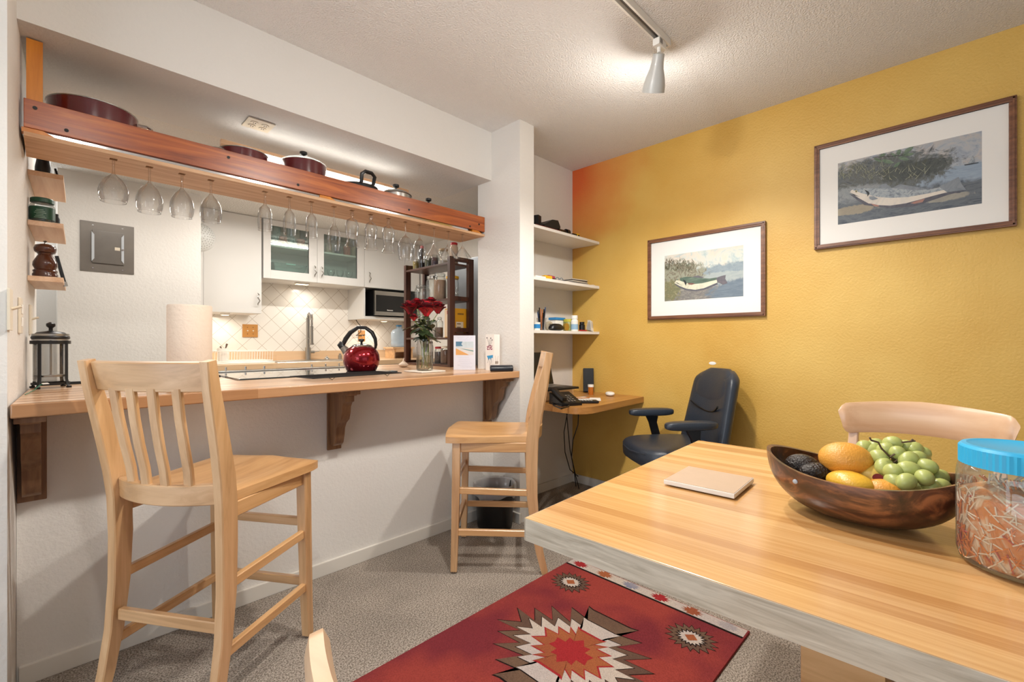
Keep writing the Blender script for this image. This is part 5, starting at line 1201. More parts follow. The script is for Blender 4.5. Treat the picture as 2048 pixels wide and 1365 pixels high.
# ================================================================= KITCHEN
KY = 4.25; zt = 2.139
def px2(px, Y=KY): return ax(px, Y)
xa0, xa1 = .766, px2(522); xb0, xb1, xb2 = px2(525), px2(633), px2(727); zA = at(470, 626, Y=KY).z; zB = at(620, 565, Y=KY).z
def handle(parent, x, z):
    MB().tube([(x, KY-.034+0, z+.05), (x+.004, KY-.050, z+.038), (x-.006, KY-.056, z+.012), (x+.010, KY-.056, z-.014), (x-.003, KY-.050, z-.038), (x+.002, KY-.034, z-.05)], [.003, .005, .0055, .0055, .005, .003], 8).build('handle', M['steel'], parent)
t = thing('wall_cabinet', 'tall plain white wall cabinet left of the glass-door cabinet', 'cabinet', (0, 0, 0), 0, 'white kitchen wall cabinets')
MB().box(xa0, KY, zA, xa1, 4.591, zt).build('cabinet_body', M['door'], t)
d = MB().box(xa0+.0775, KY-.02, zA+.001, xa1-.001, KY-.001, zt-.002, .002).build('door', M['door'], t); handle(d, px2(513), zA+.12)
MB().box(xa0, KY-.02, zA+.001, xa0+.0765, KY-.001, zt-.002, .002).build('door', M['door'], t)
t = thing('wall_cabinet', 'wall cabinet with two glass doors showing mugs and dishes', 'cabinet', (0, 0, 0), 0, 'white kitchen wall cabinets')
th = .018
MB().box(xb0, KY, zB, xb2, 4.591, zB+th).box(xb0, KY, zt-th, xb2, 4.591, zt).box(xb0, KY, zB+th, xb0+th, 4.591, zt-th).box(xb2-th, KY, zB+th, xb2, 4.591, zt-th).box(xb0+th, 4.580, zB+th, xb2-th, 4.591, zt-th).build('cabinet_body', M['door'], t)
zs = at(580, 497, Y=KY+.1).z
MB().box(xb0+th, KY+.03, zs-.016, xb2-th, 4.579, zs).build('shelf_board', M['shelfw'], t)
gmat = thin_glass('green_tinted_glass', (.86, .95, .92), .8, .08, .06)
for (a, c_, g0, g1, hp) in ((xb0, xb1, 541, 617, 626), (xb1, xb2, 647, 713, 640)):
    x0, x1 = px2(g0, KY-.01), px2(g1, KY-.01); gz0 = zB+.075
    d = MB().box(a+.001, KY-.02, zB+.001, x0, KY-.001, zt-.002, .001).box(x1, KY-.02, zB+.001, c_-.001, KY-.001, zt-.002, .001).box(x0, KY-.02, zB+.001, x1, KY-.001, gz0, .001).box(x0, KY-.02, zt-.05, x1, KY-.001, zt-.002, .001).build('glass_door', M['door'], t)
    MB().box(x0+.0, KY-.012, gz0, x1, KY-.009, zt-.05).build('pane', gmat, d)
    handle(d, px2(hp), zB+.10)
rnd = random.Random(11)
teal = plain('teal_mug', '#3E7C86', .3); red_m = plain('red_print_mug', '#B85A48', .4, var=.5, vs=60); tan_m = plain('tan_mug', '#9C8E78', .4, var=.5, vs=60); dkm = plain('navy_mug', '#2E3A52', .4, var=.4, vs=60)
def mug(x, y, z, m, label, h=.088, r=.033):
    t = thing('mug', label, 'mug', (x, y, z+.0008), -1.9+rnd.random()*.5, 'mugs in the glass cabinet')
    MB().lathe([(r*.9, 0), (r, .006), (r, h), (r-.004, h), (r-.004, .006), (.001, .005)], 20, cap1=False).build('cup', m, t)
    MB().tube([(r-.001, -.0, h*.8), (r+.022, -.0, h*.75), (r+.026, -.0, h*.45), (r+.016, 0, h*.22), (r-.001, 0, h*.2)], .0045, 6).build('mug_handle', m, t)
ML = [(548, teal, 'teal mug, leftmost on the cabinet shelf'), (566, red_m, 'red patterned mug left of centre on the cabinet shelf'), (583, teal, 'teal mug right of the red patterned one'), (602, red_m, 'red and white mug nearest the middle door frame'), (657, tan_m, 'tan mug at the left of the right-hand cabinet shelf'), (676, dkm, 'navy mug on the right-hand cabinet shelf'), (694, red_m, 'reddish mug in the middle of the right-hand shelf'), (708, tan_m, 'tan patterned mug at the right end of the cabinet shelf')]
for px, m, lab in ML: mug(px2(px, 4.33), 4.33, zs, m, lab)
for px, m, lab in ((552, teal, 'upper teal mug stacked at the far left, top row'), (580, teal, 'upper teal mug in the middle of the top row'), (606, dkm, 'upper dark mug by the door frame, top row')):
    mug(px2(px, 4.34), 4.33, zs+.0895, m, lab)
dish = thin_glass('baking_glass', (.75, .88, .86), .5, .12, .15)
for k, lab in enumerate(('glass baking dish at the bottom of the cabinet stack', 'glass baking dish, topmost of the cabinet stack')):
    x = (px2(575, 4.38)); t2 = thing('baking_dish', lab, 'dish', (x, 4.40, zB+th+.001+.072*k), 0, 'baking dishes behind the glass door'); w_ = .15
    MB().loft([[(sx*w_*q, sy*.10*q, z) for sx, sy in ((-1, -1), (1, -1), (1, 1), (-1, 1))] for q, z in ((.85, 0), (.95, .055), (1.0, .062), (1.0, .066), (.93, .062), (.82, .004))]).build('dish', dish, t2)
    MB().box(-.04, -.112, .054, .04, -.1, .064, .002).build('grip', plain('dish_grip', '#9FD0C6', .3), t2)
for px, lab in ((662, 'small stemmed glass at the left inside the right-hand door'), (680, 'small stemmed glass in the middle inside the right-hand door'), (698, 'small stemmed glass at the right inside the right-hand door')):
    tag(MB().lathe([(.030, 0), (.004, .006), (.004, .06), (.020, .075), (.034, .10), (.034, .14)], 20, cap1=False).build('stemmed_glass', M['jarglass'], None, 60, loc=(px2(px, 4.36), 4.36, zB+th+.001)), lab, 'glass', 'stemmed glasses inside the cabinet')
t = thing('wall_cabinet', 'plain white wall cabinet above the microwave niche', 'cabinet', (0, 0, 0), 0, 'white kitchen wall cabinets')
zn = zB+.0; xc1 = 2.84; zsh = at(760, 634, Y=KY).z
MB().box(xb2+.001, KY, zn, xc1, 4.591, zt).box(xb2+.001, KY, zsh-.028, xb2+.019, 4.591, zn).box(xb2-.0, KY-.02, zsh-.028, xc1, 4.591, zsh).box(xc1-.018, KY, zsh, xc1, 4.591, zn).build('cabinet_body', M['door'], t)
d = MB().box(xb2+.002, KY-.02, zn+.001, xb2+.46, KY-.001, zt-.002, .002).build('door', M['door'], t); handle(d, px2(735), zn+.10)
MB().box(xb2+.464, KY-.02, zn+.001, xc1, KY-.001, zt-.002, .002).build('door', M['door'], t)
# microwave
mx0 = px2(748, KY-.03)
t = thing('microwave', 'black and steel microwave oven in the cabinet niche', 'microwave', (mx0, KY-.02, zsh+.0005)); mw, mh = .49, min(.262, zn-zsh-.012)
MB().box(0, 0, .01, mw, .32, mh, .004).build('case', M['black'], t); MB().box(.02, .02, 0, .06, .06, .01).box(mw-.06, .02, 0, mw-.02, .06, .01).box(.02, .26, 0, .06, .3, .01).box(mw-.06, .26, 0, mw-.02, .3, .01).build('foot', M['black'], t)
d = MB().box(-.002, -.030, .012, mw*.78, -.001, mh-.002, .003).build('door', M['steel'], t); MB().box(.012, -.0325, .05, mw*.76, -.0302, mh-.045).build('window', plain('microwave_glass', '#070708', .08), d)
b = MB()
for k in range(8): b.box(.135+.0085*k, -.0331, .062, .141+.0085*k, -.0326, .070+(.003 if k == 0 else 0))
b.build('brand_lettering', M['white'], d)
MB().box(mw*.785, -.03, .012, mw, -.001, mh-.002, .003).build('control_panel', M['black'], t)
# under-cabinet lights
puck_on = plain('lit_puck', '#FFF1DC', .5, emit='#FFE0B4', es=6)
for px, py, zz, lab, Y in ((450, 628, zA, 'round puck light under the tall plain cabinet', 4.40), (768, 645, zsh-.028, 'round puck light under the microwave shelf', 4.36)):
    t = thing('puck_light', lab, 'light', (px2(px, Y), Y, zz), 0, 'lights under the wall cabinets'); MB().cyl((0, 0, -.014), .036, .0138, 24).build('ring', M['white'], t); MB().cyl((0, 0, -.0162), .027, .002, 24).build('lens', puck_on, t)
t = thing('strip_light', 'small rectangular light under the glass-door cabinet', 'light', (px2(604, 4.35), 4.35, zB), 0); MB().box(-.06, -.03, -.014, .06, .03, -.0003, .003).build('housing', M['white'], t); MB().box(-.05, -.024, -.0162, .05, .024, -.0142).build('lens', puck_on, t)
# kitchen ceiling tube
t = thing('ceiling_light', 'long lit fluorescent fixture on the kitchen ceiling, hidden behind the rack', 'light', (1.5, 3.45, 2.14)); MB().box(-.62, -.07, -.02, .62, .07, -.0005, .003).build('housing', M['white'], t); MB().tube([(-.6, 0, -.030), (.6, 0, -.030)], .010, 10).build('tube', plain('lit_tube', '#FFFFFF', .5, emit='#FFF4E2', es=5), t)
# counter, backsplash, base units
t = thing('kitchen_counter', 'butcher block kitchen worktop with sink under the wall cabinets', 'counter', (0, 0, .87)); KF = 3.92
sx0, sx1, sy0, sy1 = px2(548, 4.15), px2(700, 4.15), 4.03, 4.44
MB().box(.764, KF, 0, sx0, 4.59, .04).box(sx1, KF, 0, XR-.002, 4.59, .04).box(sx0, KF, 0, sx1, sy0, .04).box(sx0, sy1, 0, sx1, 4.59, .04).build('worktop', M['kcounter'], t)
MB().box(.764, 4.572, .0402, XR-.002, 4.591, .125).build('upstand', M['kcounter'], t)
for (a, c_) in ((.764, sx0-.05), (sx0-.048, sx1+.048), (sx1+.05, XR-.002)): MB().box(a, KF+.03, -.77, c_, 4.58, -.001 if a != sx0-.048 else -.19).build('base_cabinet', M['door'], t)
t = thing('kitchen_sink', 'stainless steel drop-in sink in the kitchen worktop', 'sink', ((sx0+sx1)/2, (sy0+sy1)/2, .9103)); a_, c_ = (sx1-sx0)/2, (sy1-sy0)/2
MB().loft([[(sx*(a_+q), sy*(c_+q), z) for sx, sy in ((-1, -1), (1, -1), (1, 1), (-1, 1))] for q, z in ((.018, .001), (.016, .004), (-.02, .004), (-.028, -.002), (-.04, -.17))]+[[(sx*.03, sy*.03, -.175) for sx, sy in ((-1, -1), (1, -1), (1, 1), (-1, 1))]]).build('basin', M['steel'], t, 20)
# faucet
fx_ = px2(616, 4.50); t = thing('kitchen_faucet', 'tall brushed steel spring-neck faucet behind the sink', 'faucet', (fx_, 4.50, .9105)); zt_ = at(616, 628, Y=4.5).z-.9105
MB().cyl((0, 0, 0), .026, .12, 20).cyl((0, 0, .12), .017, zt_-.16, 16).build('column', M['steel'], t)
pts = [(0, 0, zt_-.05), (0, -.012, zt_-.015), (0, -.045, zt_), (0, -.08, zt_-.018), (0, -.09, zt_-.06), (0, -.09, zt_-.12)]
b = MB().tube(pts, .009, 10)
for k in range(34):
    q = k/33*5; i = min(4, int(q)); p = Vector(pts[i]).lerp(Vector(pts[i+1]), q-i); tn = (Vector(pts[i+1])-Vector(pts[i])).normalized(); u_ = tn.cross(Vector((1, 0, 0))).normalized()
    b.tube([p+Vector((1, 0, 0))*.0125*math.cos(2*PI*j/8)+u_*.0125*math.sin(2*PI*j/8) for j in range(8)], .0025, 4, True)
b.build('spring_neck', M['chrome'], t)
MB().cyl((0, -.09, zt_-.30), .020, .018, 16).cyl((0, -.09, zt_-.282), .014, .16, 16).build('spray_head', M['steel'], t)
MB().bar([(0, -.012, zt_-.24), (0, -.076, zt_-.24)], (1, 0, 0), .012, .012).build('docking_arm', M['steel'], t)
MB().tube([(.024, 0, .075), (.06, 0, .075)], .013, 12).tube([(.06, 0, .075), (.085, 0, .080), (.11, 0, .083)], .004, 8).build('lever', M['steel'], t)
tag(MB().lathe([(.024, 0), (.028, .01), (.018, .02), (.007, .026), (.008, .034), (.001, .036)], 18).build('sink_stopper', M['chrome'], None, 50, loc=(px2(655, 4.46), 4.475, .9115)), 'chrome sink stopper behind the sink right of the faucet', 'stopper')
t = thing('soap_dispenser', 'small steel soap dispenser on the worktop left of the kettle', 'dispenser', (px2(681, 4.5), 4.51, .9105)); MB().lathe([(.02, 0), (.02, .035), (.012, .04), (.012, .055), (.001, .056)], 16).build('pump', M['steel'], t)
# dish rack
r0, r1 = px2(428, 4.2), px2(537, 4.2); t = thing('dish_rack', 'low wire dish drying rack on the left of the kitchen worktop', 'dish rack', (0, 4.22, .9105)); b = MB(); wy = .13
for z in (.02, .10): b.tube([(r0, -wy, z), (r1, -wy, z), (r1, wy, z), (r0, wy, z)], .0028, 6, True)
n = 20
for i in range(n+1):
    x = r0+(r1-r0)*i/n
    b.tube([(x, -wy, .10), (x-.003, -wy, .02), (x-.003, wy, .02), (x, wy, .10)], .0018, 5)
b.build('wire_basket', plain('wire_cream', '#EDE6DC', .4), t); MB().box(r0-.01, -wy-.02, 0, r1+.01, wy+.02, .010, .003).build('drip_tray', M['white'], t)
t = thing('utensil_cup', 'white plastic cutlery cup with a dark spoon inside the dish rack', 'cup', (px2(446, 4.14), 4.14, .934)); MB().lathe([(.033, 0), (.04, .1), (.037, .1), (.031, .003), (.001, .003)], 20, cap1=False).build('cup', M['white'], t); MB().tube([(0, 0, .005), (.012, 0, .08), (.028, 0, .135)], [.003, .003, .008], 8).tube([(0, .01, .005), (-.005, 0, .08), (-.018, 0, .115)], [.003, .003, .006], 8).build('spoon', plain('dark_spoon', '#6A5446', .5), t)
# wooden outlet plates on tile
def woodplate(px, py, w_, label, n):
    p = at(px, py, Y=4.592); t = thing('wooden_outlet_plate', label, 'outlet', (p.x, 4.591, p.z), 0); MB().box(-w_/2, -.008, -.058, w_/2, -.0003, .058, .002).build('plate', plain('honey_wood_plate', '#BE8848', .4), t)
    for k in range(n):
        x = (k-(n-1)/2)*.046; MB().cyl((x, -.018, .0), .006, .010, 10, axis='Y').build('toggle', M['cream'], t)
        MB().cyl((x, -.0095, .03), .0035, .0015, 8, axis='Y').cyl((x, -.0095, -.03), .0035, .0015, 8, axis='Y').build('screw', M['dark'], t)
    return p
woodplate(500, 662, .125, 'double honey-wood switch plate on the white tiles', 2)
p = woodplate(723, 672, .075, 'single honey-wood outlet plate on the tiles behind the kettle handle', 1)
tag(MB().tube([(2.215, 4.45, zsh-.030), (2.24, 4.46, zsh-.06), (2.29, 4.50, zsh-.09), (2.31, 4.53, 1.19), (2.27, 4.555, 1.15), (p.x+.03, 4.575, p.z+.01), (p.x, 4.578, p.z)], .004, 8).build('power_cord', M['black']), 'black power cord hanging from the microwave shelf to the outlet', 'cord')
# water jug on a wooden crate
jx = px2(806, 4.25); t = thing('wooden_crate', 'small pale wooden crate on the worktop under the water jug', 'crate', (jx, 4.33, .9105))
MB().box(-.13, -.10, .10, .13, .10, .118, .002).box(-.115, -.09, 0, -.10, .09, .10).box(.10, -.09, 0, .115, .09, .10).box(-.10, .075, 0, .10, .09, .10).build('crate_frame', M['mapleX'], t); MB().box(-.098, -.10, .065, .05, -.085, .098, .002).build('front_slat', M['mapleX'], t)
t = thing('water_jug', 'pale blue water jug on the wooden crate', 'jug', (jx, 4.33, 1.0292)); blu = thin_glass('blue_jug', (.72, .84, .95), .6, .08, .25)
MB().lathe([(.075, 0), (.085, .01), (.085, .05), (.081, .06), (.085, .07), (.085, .15), (.07, .18), (.03, .20), (.028, .22)], 28).build('jug_body', blu, t, 60); MB().lathe([(.03, .2205), (.03, .235), (.001, .236)], 16).build('cap', M['blue'], t)
# white lace colander / plate hanging on cabinet
p = at(404, 474, Y=4.20)
t = thing('white_colander', 'white perforated colander hanging on the cabinet, half behind the wall end', 'colander', (px2(400, 4.19), 4.2295, p.z)); 
b = MB(); b.M = Matrix.Rotation(PI/2, 4, 'X'); b.lathe([(.001, .075), (.05, .068), (.085, .045), (.108, .012), (.112, .0), (.106, .001), (.082, .038), (.05, .060), (.001, .067)], 36, cap0=False, cap1=False); b.build('bowl', plain('white_enamel', '#E2E4E2', .35), t, 60)
b = MB(); b.M = Matrix.Rotation(PI/2, 4, 'X')
for ring_, n_, z_ in ((.025, 8, .0735), (.045, 14, .0700), (.062, 20, .0605), (.078, 26, .0500), (.092, 30, .0350)):
    for k in range(n_): b.blob((ring_*math.cos(2*PI*k/n_), ring_*math.sin(2*PI*k/n_), z_), (.0028, .0028, .0022), seg=6, rings=4)
o = b.build('holes', M['grey'], t); o['kind'] = 'stuff'

# ================================================================= STUDY NOOK: SHELVES AND DESK
shz = []
for (py, lab) in ((484, 'top white shelf in the nook beside the ochre wall'), (573, 'middle white shelf in the nook beside the ochre wall'), (664, 'lowest white shelf in the nook, crowded with small things')):
    z = at(1199, py, X=XR-.002).z; shz.append(z)
    tag(MB().box(2.0965, 1.915, z-.019, XR-.0015, 2.1635, z, .001).build('nook_shelf', M['shelfw']), lab, 'shelf', 'white shelves in the nook')
zs1, zs2, zs3 = [z+.0006 for z in shz]
def nb(name, label, cat, px, Y, z, d, m, rz=0, bev=.003, grp=None):
    return tag(MB().cbox((0, 0, d[2]/2), d, bev, rz).build(name, m, loc=(ax(px, Y), Y, z)), label, cat, grp)
# top shelf
nb('red_book', 'thin dark red book lying flat on the top nook shelf', 'book', 1082, 2.02, zs1, (.26, .14, .018), plain('dark_red_cover', '#6A2620', .5))
t = tag(MB().prism([(-.07, 0), (.075, 0), (.085, .035), (.06, .075), (.0, .07), (-.09, .02)], -.05, .05, 'XZ').build('camera_pouch', M['blackm'], loc=(ax(1094, 2.03), 2.03, zs1+.0186)), 'black zipped pouch on the red book, top nook shelf', 'pouch')
nb('dark_gadget', 'dark angular gadget at the left end of the top nook shelf', 'gadget', 1072, 2.10, zs1, (.05, .06, .13), M['blackm'], .3)
t = thing('monocular', 'black tubular monocular on the top nook shelf', 'monocular', (ax(1124, 2.0), 1.985, zs1+.0)); b = MB(); b.cyl((-.07, 0, .0225), .018, .09, 16, axis='X'); b.cyl((.02, 0, .0265), .025, .03, 16, axis='X'); b.build('tube', M['black'], t); MB().cyl((.0505, 0, .0265), .021, .001, 16, axis='X').build('lens', M['chrome'], t)
tag(MB().tube([(ax(1118, 2.0)+.1*math.cos(a)*(.5+.1*a)*.5, 2.06+.04*math.sin(a*1.3), zs1+.004+.012*(1+math.sin(a*2.1))) for a in [i*.35 for i in range(30)]], .0025, 6).build('cable', M['black']), 'loose black cable coiled on the top nook shelf', 'cable')
nb('battery_pack', 'small black block beside the yellow tape on the top nook shelf', 'gadget', 1145, 1.98, zs1, (.045, .05, .026), M['black'])
t = thing('tape_measure', 'little yellow tape measure near the right of the top nook shelf', 'tape measure', (ax(1154, 1.98), 1.98, zs1)); MB().cbox((0, 0, .019), (.034, .03, .038), .008).build('case', M['yellow'], t); MB().cbox((0, -.016, .019), (.016, .002, .016)).build('label', M['black'], t)
# middle shelf
nb('dark_folder', 'flat dark folder at the left end of the middle nook shelf', 'folder', 1080, 2.0, zs2, (.17, .13, .012), plain('folder_brown', '#4A3428', .6))
nb('envelope_stack', 'white envelopes under the dark folder edge on the middle nook shelf', 'envelopes', 1076, 1.945, zs2, (.10, .05, .010), M['paper'])
nb('film_box', 'small bright yellow box on the middle nook shelf', 'box', 1094, 1.945, zs2, (.075, .03, .022), M['yellow'])
nb('pink_pouch', 'small pink pouch behind the yellow box on the middle shelf', 'pouch', 1098, 2.03, zs2, (.09, .06, .045), plain('pink_cloth', '#B0405A', .7), .2, .015)
t = thing('eyeglasses', 'folded blue eyeglasses on the middle nook shelf', 'glasses', (ax(1119, 1.96), 1.96, zs2)); b = MB()
for s in (-1, 1): b.tube([(s*.022+.016*math.cos(a), 0, .014+.012*math.sin(a)) for a in [2*PI*k/14 for k in range(14)]], .002, 5, True)
b.tube([(-.006, 0, .018), (.006, 0, .018)], .002, 5).tube([(-.038, 0, .018), (-.036, .04, .010), (.02, .05, .004)], .002, 5).build('frame', plain('glasses_blue', '#3F6478', .4), t)
rnd = random.Random(21)
for k in range(5):
    nb('magazine', f'magazine, {["lowest", "second lowest", "middle one", "second highest", "topmost"][k]} of the pile on the middle nook shelf', 'magazine', 1144+k*.6, 2.02-.003*k, zs2+.0072*k, (.20-.008*k, .15-.006*k, .0066), plain('mag%d' % k, ['#A9A29A', '#6E6A66', '#C9C0B2', '#3A3636', '#B9B0A2'][k], .5), rnd.random()*.3-.15, .001, 'magazines on the middle nook shelf')
for k in range(3):
    nb('loose_paper', f'{["lowest", "middle", "topmost"][k]} loose leaflet at the right end of the middle nook shelf', 'paper', 1174+2*k, 1.99+.01*k, zs2+.0032*k, (.13, .11, .0028), plain('leaf%d' % k, ['#DDD2C8', '#B98C86', '#E6E0DA'][k], .6), .3*k-.3, 0, 'leaflets on the middle nook shelf')
# lowest shelf
t = thing('pen_glass', 'glass tumbler full of pens on the lowest nook shelf', 'pen holder', (ax(1083, 2.0), 2.0, zs3)); MB().lathe([(.026, 0), (.033, .085)], 20, cap1=False).build('tumbler', M['glass'], t, 60)
for k in range(9):
    a = k*.75; m_ = [M['black'], plain('pen_orange', '#B0642C', .4), M['black'], plain('pen_blue', '#24406A', .4)][k % 4]
    MB().tube([(.012*math.cos(a), .012*math.sin(a), .004), (.026*math.cos(a+.3), .026*math.sin(a+.3), .12+.04*((k*37) % 10)/10)], .004, 7).build('pen', m_, t)
t = thing('blue_mug', 'white mug with a blue band at the left end of the lowest nook shelf', 'mug', (ax(1074, 1.945), 1.945, zs3)); MB().lathe([(.02, 0), (.022, .05), (.019, .05), (.018, .004), (.001, .004)], 20, cap1=False).build('cup', M['white'], t); MB().lathe([(.0222, .012), (.0227, .038)], 20, cap0=False, cap1=False).build('band', M['blue'], t)
t = thing('tape_roll', 'clear tape roll standing behind the dark sunglasses, lowest nook shelf', 'tape', (ax(1098, 2.02), 2.02, zs3+.033)); b = MB(); b.M = Matrix.Rotation(PI/2, 4, 'X'); b.lathe([(.033, -.009), (.033, .009), (.019, .009), (.019, -.009), (.033, -.009)], 24, cap0=False, cap1=False); b.build('roll', plain('tape_tan', '#B9AE9A', .3), t)
t = tag(MB().blob((0, 0, .024), (.065, .03, .024), (.7, .8), 20, 10, None, .2).build('sunglasses_pouch', M['black'], loc=(ax(1112, 1.95), 1.95, zs3)), 'shiny black lump of folded sunglasses on the lowest nook shelf', 'sunglasses')
t = thing('blue_lidded_tub', 'white tub with a blue lid on the lowest nook shelf', 'tub', (ax(1114, 2.08), 2.08, zs3)); MB().cbox((0, 0, .04), (.10, .06, .08), .005).build('tub', M['white'], t); MB().cbox((0, 0, .090), (.11, .07, .018), .004).build('lid', M['blue'], t)
t = thing('vitamin_bottle', 'short bottle with lime-yellow label and lid behind the sunglasses', 'bottle', (ax(1137, 2.02), 2.02, zs3)); MB().lathe([(.036, 0), (.038, .06), (.034, .068)], 20).build('bottle', plain('bottle_olive', '#8A8A4A', .4, var=.4, vs=60), t); MB().lathe([(.037, .0685), (.037, .088), (.001, .0885)], 20).build('lid', plain('lime_lid', '#B9B03A', .4), t)
t = thing('medal_tin', 'small brass-coloured round tin standing on the lowest nook shelf', 'tin', (ax(1132, 1.935), 1.935, zs3+.027)); b = MB(); b.M = Matrix.Rotation(PI/2, 4, 'X'); b.lathe([(.026, -.008), (.026, .008), (.001, .009)], 20); b.build('tin', plain('brass', '#B89A4A', .3, .7), t)
t = thing('pill_bottle', 'tall white pill bottle with blue label on the lowest nook shelf', 'bottle', (ax(1149, 1.965), 1.965, zs3)); MB().lathe([(.024, 0), (.026, .004), (.026, .075), (.018, .085)], 20).build('bottle', M['white'], t); MB().lathe([(.0263, .012), (.0263, .05)], 20, cap0=False, cap1=False).build('label', plain('pale_blue_label', '#8FB0C8', .5), t); MB().lathe([(.021, .0855), (.023, .087), (.023, .112), (.001, .113)], 20).build('cap', M['white'], t)
t = thing('ink_bottle', 'small black bottle right of the tall white pill bottle', 'bottle', (ax(1164, 1.955), 1.955, zs3)); MB().lathe([(.022, 0), (.022, .045), (.016, .052)], 18).build('bottle', M['black'], t); MB().lathe([(.018, .0525), (.018, .068), (.001, .069)], 16).build('cap', M['black'], t)
t = thing('receipt_holder', 'upright fan of folded papers at the right end of the lowest nook shelf', 'papers', (ax(1183, 2.0), 2.0, zs3))
for k in range(7): MB().cbox((-.03+.009*k, .012*k-.03, .040), (.085, .0012, .078), 0, .25-.02*k, R(-8), R(10+2*k)).build('sheet', plain('sheet%d' % k, ['#E8E6E2', '#D9DCE2', '#E9E2D8'][k % 3], .7), t)
b = MB()
for k in range(8): b.cbox((-.03, -.0325, .016+.007*k), (.06, .0004, .0014), 0, .25, R(-8), R(10))
b.build('printed_lines', plain('print_grey', '#9A9CA6', .7), t)
tag(MB().tube([(ax(1158, 1.93), 1.926, zs3+.005), (ax(1172, 1.93), 1.926, zs3+.005)], .0045, 8).build('red_pen', M['red']), 'red pen along the front edge of the lowest nook shelf', 'pen')
# desk
DZ = .708
pts = [(2.097, 2.163), (2.097, 1.62), (2.11, 1.57), (2.15, 1.535), (2.21, 1.52), (XR-.002, 1.555), (XR-.002, 2.146), (2.85, 2.163)]
t = thing('corner_desk', 'wall-mounted oak corner desk in the nook under the white shelves', 'desk', (0, 0, DZ-.038)); MB().prism(pts, 0, .038).build('desktop', M['desk'], t)
MB().box(2.11, 2.12, -.05, 2.85, 2.162, -.001).build('wall_batten', M['desk'], t)
DZ += .0004
t = thing('wooden_box', 'pale two-drawer wooden riser under the laptop', 'box', (2.26, 1.985, DZ)); MB().box(-.14, -.13, 0, .20, .12, .070, .002).build('box_body', M['mapleX'], t)
for x in (-.135, .034): MB().box(x, -.136, .006, x+.160, -.1305, .064, .001).build('drawer', M['mapleX'], t)
t = thing('laptop', 'open black laptop on the wooden riser', 'laptop', (2.27, 1.955, DZ+.0705), R(-6)); MB().box(-.17, -.16, 0, .17, .075, .014, .003).build('base', M['black'], t); MB().box(-.15, -.07, .0142, .15, .05, .0152).build('keyboard', M['grey'], t); MB().box(-.04, -.145, .0142, .04, -.085, .0148).build('touchpad', M['blackm'], t)
sc_ = MB(); sc_.M = Matrix.Translation((0, .078, .014)) @ Matrix.Rotation(R(-14), 4, 'X'); sc_.box(-.17, -.004, .001, .17, .004, .225, .002).slot(1).box(-.158, -.0052, .014, .158, -.0041, .214); sc_.build('screen', [M['black'], plain('screen_glass', '#14100E', .25)], t)
t = thing('speaker', 'small slim black speaker leaning on the desk by the ochre wall', 'speaker', (2.795, 1.965, DZ), YAW-PI/2-.1)
b = MB(); b.M = Matrix.Translation((0, .02, 0)) @ Matrix.Rotation(R(-9), 4, 'X'); b.box(-.038, -.03, .004, .038, .03, .178, .004); b.build('cabinet', M['blackm'], t)
b = MB(); b.M = Matrix.Translation((0, .02, 0)) @ Matrix.Rotation(R(-9), 4, 'X'); b.box(-.034, -.0325, .03, .034, -.0305, .172).slot(1).box(-.008, -.0332, .012, .008, -.0305, .018); b.build('grille', [M['black'], M['chrome']], t)
t = thing('medicine_bottle', 'orange prescription bottle with white cap on the desk', 'bottle', (2.70, 1.88, DZ)); MB().lathe([(.018, 0), (.019, .055)], 18).build('bottle', plain('amber', '#B8681C', .2, coat=.5), t); MB().lathe([(.021, .0555), (.021, .072), (.001, .073)], 18).build('cap', M['white'], t)
p = at(1220, 792, Z=DZ); tag(MB().blob((0, 0, .014), (.032, .052, .0138), (.7, 1), 24, 10).build('computer_mouse', M['white'], loc=(p.x, p.y, DZ), angle=80), 'white computer mouse on the desk near its front edge', 'mouse').rotation_euler = (0, 0, -.9)
p = at(1175, 801, Z=DZ)
for k, (dx, dy, rz) in enumerate(((0, 0, .2), (.02, -.01, -.15), (-.015, .015, .5))):
    tag(MB().cbox((0, 0, .0008), (.21, .15, .0014), 0).build('paper_sheet', M['paper'], loc=(p.x+dx, p.y+dy+.05, DZ+.0018*k)), f'white paper sheet, {["lowest", "middle", "topmost"][k]} of the pile on the desk', 'paper', 'papers on the desk').rotation_euler = (0, 0, rz-.8)
tag(MB().tube([(p.x-.06, p.y+.10, DZ+.0095), (p.x+.05, p.y+.02, DZ+.0095)], .0038, 8).build('pencil', plain('pencil_wood', '#B0723C', .5)), 'brown pencil lying on the papers on the desk', 'pencil')
t = thing('desk_telephone', 'black desk telephone with slanted keypad behind the right stool', 'telephone', (2.172, 1.695, DZ), -.35); t.scale = (.78, .8, .8)
MB().prism([(-.09, 0), (.09, 0), (.09, .085), (-.09, .022)], -.09, .09, 'YZ').build('phone_base', M['black'], t); 
b = MB(); sl = math.atan2(.063, .18)
for i in range(4):
    for j in range(3): b.cbox((-.01+.026*j, -.065+.028*i, .022+(.09-.065+.028*i)*math.tan(sl)+.003), (.018, .016, .005), .001, 0, sl)
b.build('keypad', M['grey'], t); MB().cbox((-.062, 0, .080), (.042, .19, .03), .01, 0, sl).build('handset', M['black'], t)
tag(MB().tube([at(1098, 792, Z=DZ+.006)] + [at(px, py, Z=DZ+.006) for px, py in ((1108, 812), (1122, 818), (1136, 814), (1141, 808))], .0045, 8).build('telephone_cord', M['black']), 'black coiled cord hanging at the desk edge below the telephone', 'cord')
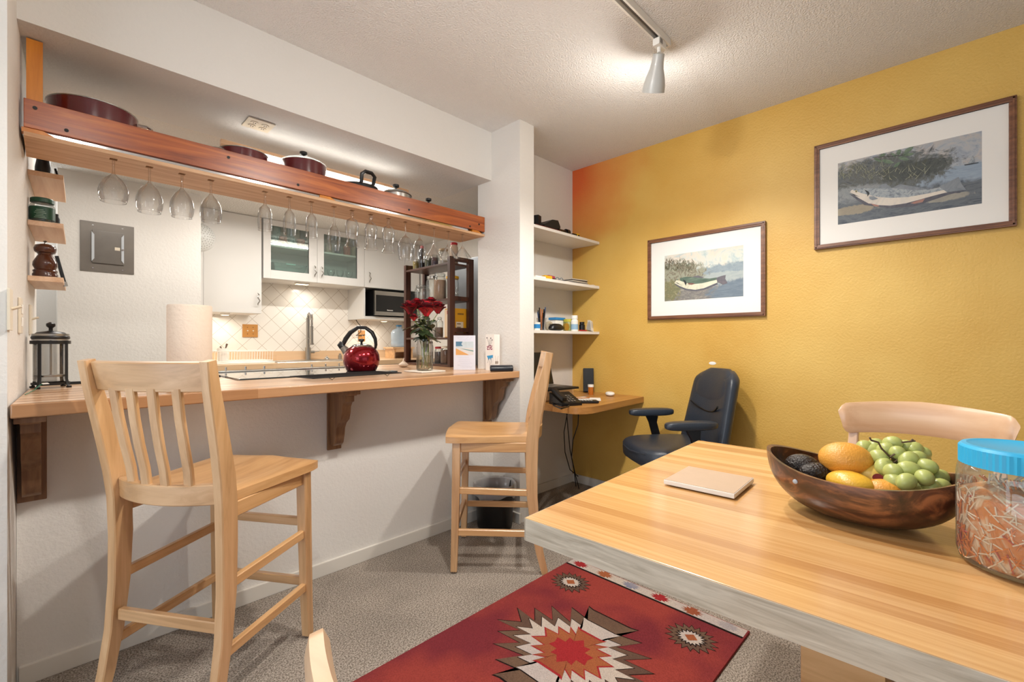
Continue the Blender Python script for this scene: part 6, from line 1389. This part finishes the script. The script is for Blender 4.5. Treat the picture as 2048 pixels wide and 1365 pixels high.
p = at(1172, 806, Z=DZ); t = thing('remote_control', 'flat black keypad pad at the front of the desk', 'keypad', (p.x-.02, p.y+.012, DZ+.0), -.72); MB().cbox((0, 0, .008), (.19, .075, .015), .006).build('case', M['black'], t)
b = MB()
for i in range(5):
    for j in range(3): b.cbox((-.02+.018*i, -.02+.017*j, .0162), (.011, .009, .002), .0005)
b.build('buttons', plain('button_grey', '#A8A49E', .5), t)
# cords under the desk
for k, (pts_, lab) in enumerate((([(1131, 826), (1136, 860), (1140, 900), (1148, 940), (1152, 968)], 'black cord hanging under the desk, straightest of the three'), ([(1158, 826), (1156, 850), (1146, 880), (1143, 915), (1152, 955), (1158, 974)], 'black cord hanging under the desk, curving right near the top'), ([(1140, 826), (1128, 865), (1130, 905), (1140, 940), (1166, 972)], 'thin black cord hanging under the desk, bowing left'))):
    pp = [at(px, py, Y=(2.05, 2.00, 2.10)[k]) for px, py in pts_]; pp[0].z = .668; pp[-1].z = .006
    tag(MB().tube(pp, .0035, 7).build('hanging_cord', M['black']), lab, 'cord', 'cords hanging below the desk')

# ================================================================= WASTE BIN
bp = at(981, 1040, Z=0)
t = thing('waste_bin', 'black waste bin with a translucent liner, under the bar behind the right stool', 'bin', (1.835, 1.955, 0)); 
MB().lathe([(.098, 0), (.102, .01), (.118, .25), (.116, .25), (.098, .012), (.001, .01)], 32, cap1=False).build('bin_body', M['black'], t, 60)
rings = []; rnd = random.Random(9); n = 40
ph = [rnd.random()*6 for _ in range(6)]
for (r, z, am) in ((.121, .19, .004), (.126, .22, .006), (.127, .252, .004), (.120, .262, .004), (.110, .255, .004), (.106, .20, .005), (.090, .12, .006)):
    rings.append([((r+am*(math.sin(5*2*PI*i/n+ph[0])+math.sin(9*2*PI*i/n+ph[1])))*math.cos(2*PI*i/n), (r+am*(math.sin(5*2*PI*i/n+ph[0])+math.sin(9*2*PI*i/n+ph[1])))*math.sin(2*PI*i/n), z+(.014*math.sin(3*2*PI*i/n+ph[2])+.007*math.sin(7*2*PI*i/n)) if z < .2 else z) for i in range(n)])
bm_l = thin_glass('bin_liner_film', (.88, .87, .87), .8, .10, .35); MB().loft(rings, cap=False).build('bin_liner', bm_l, t, 80)
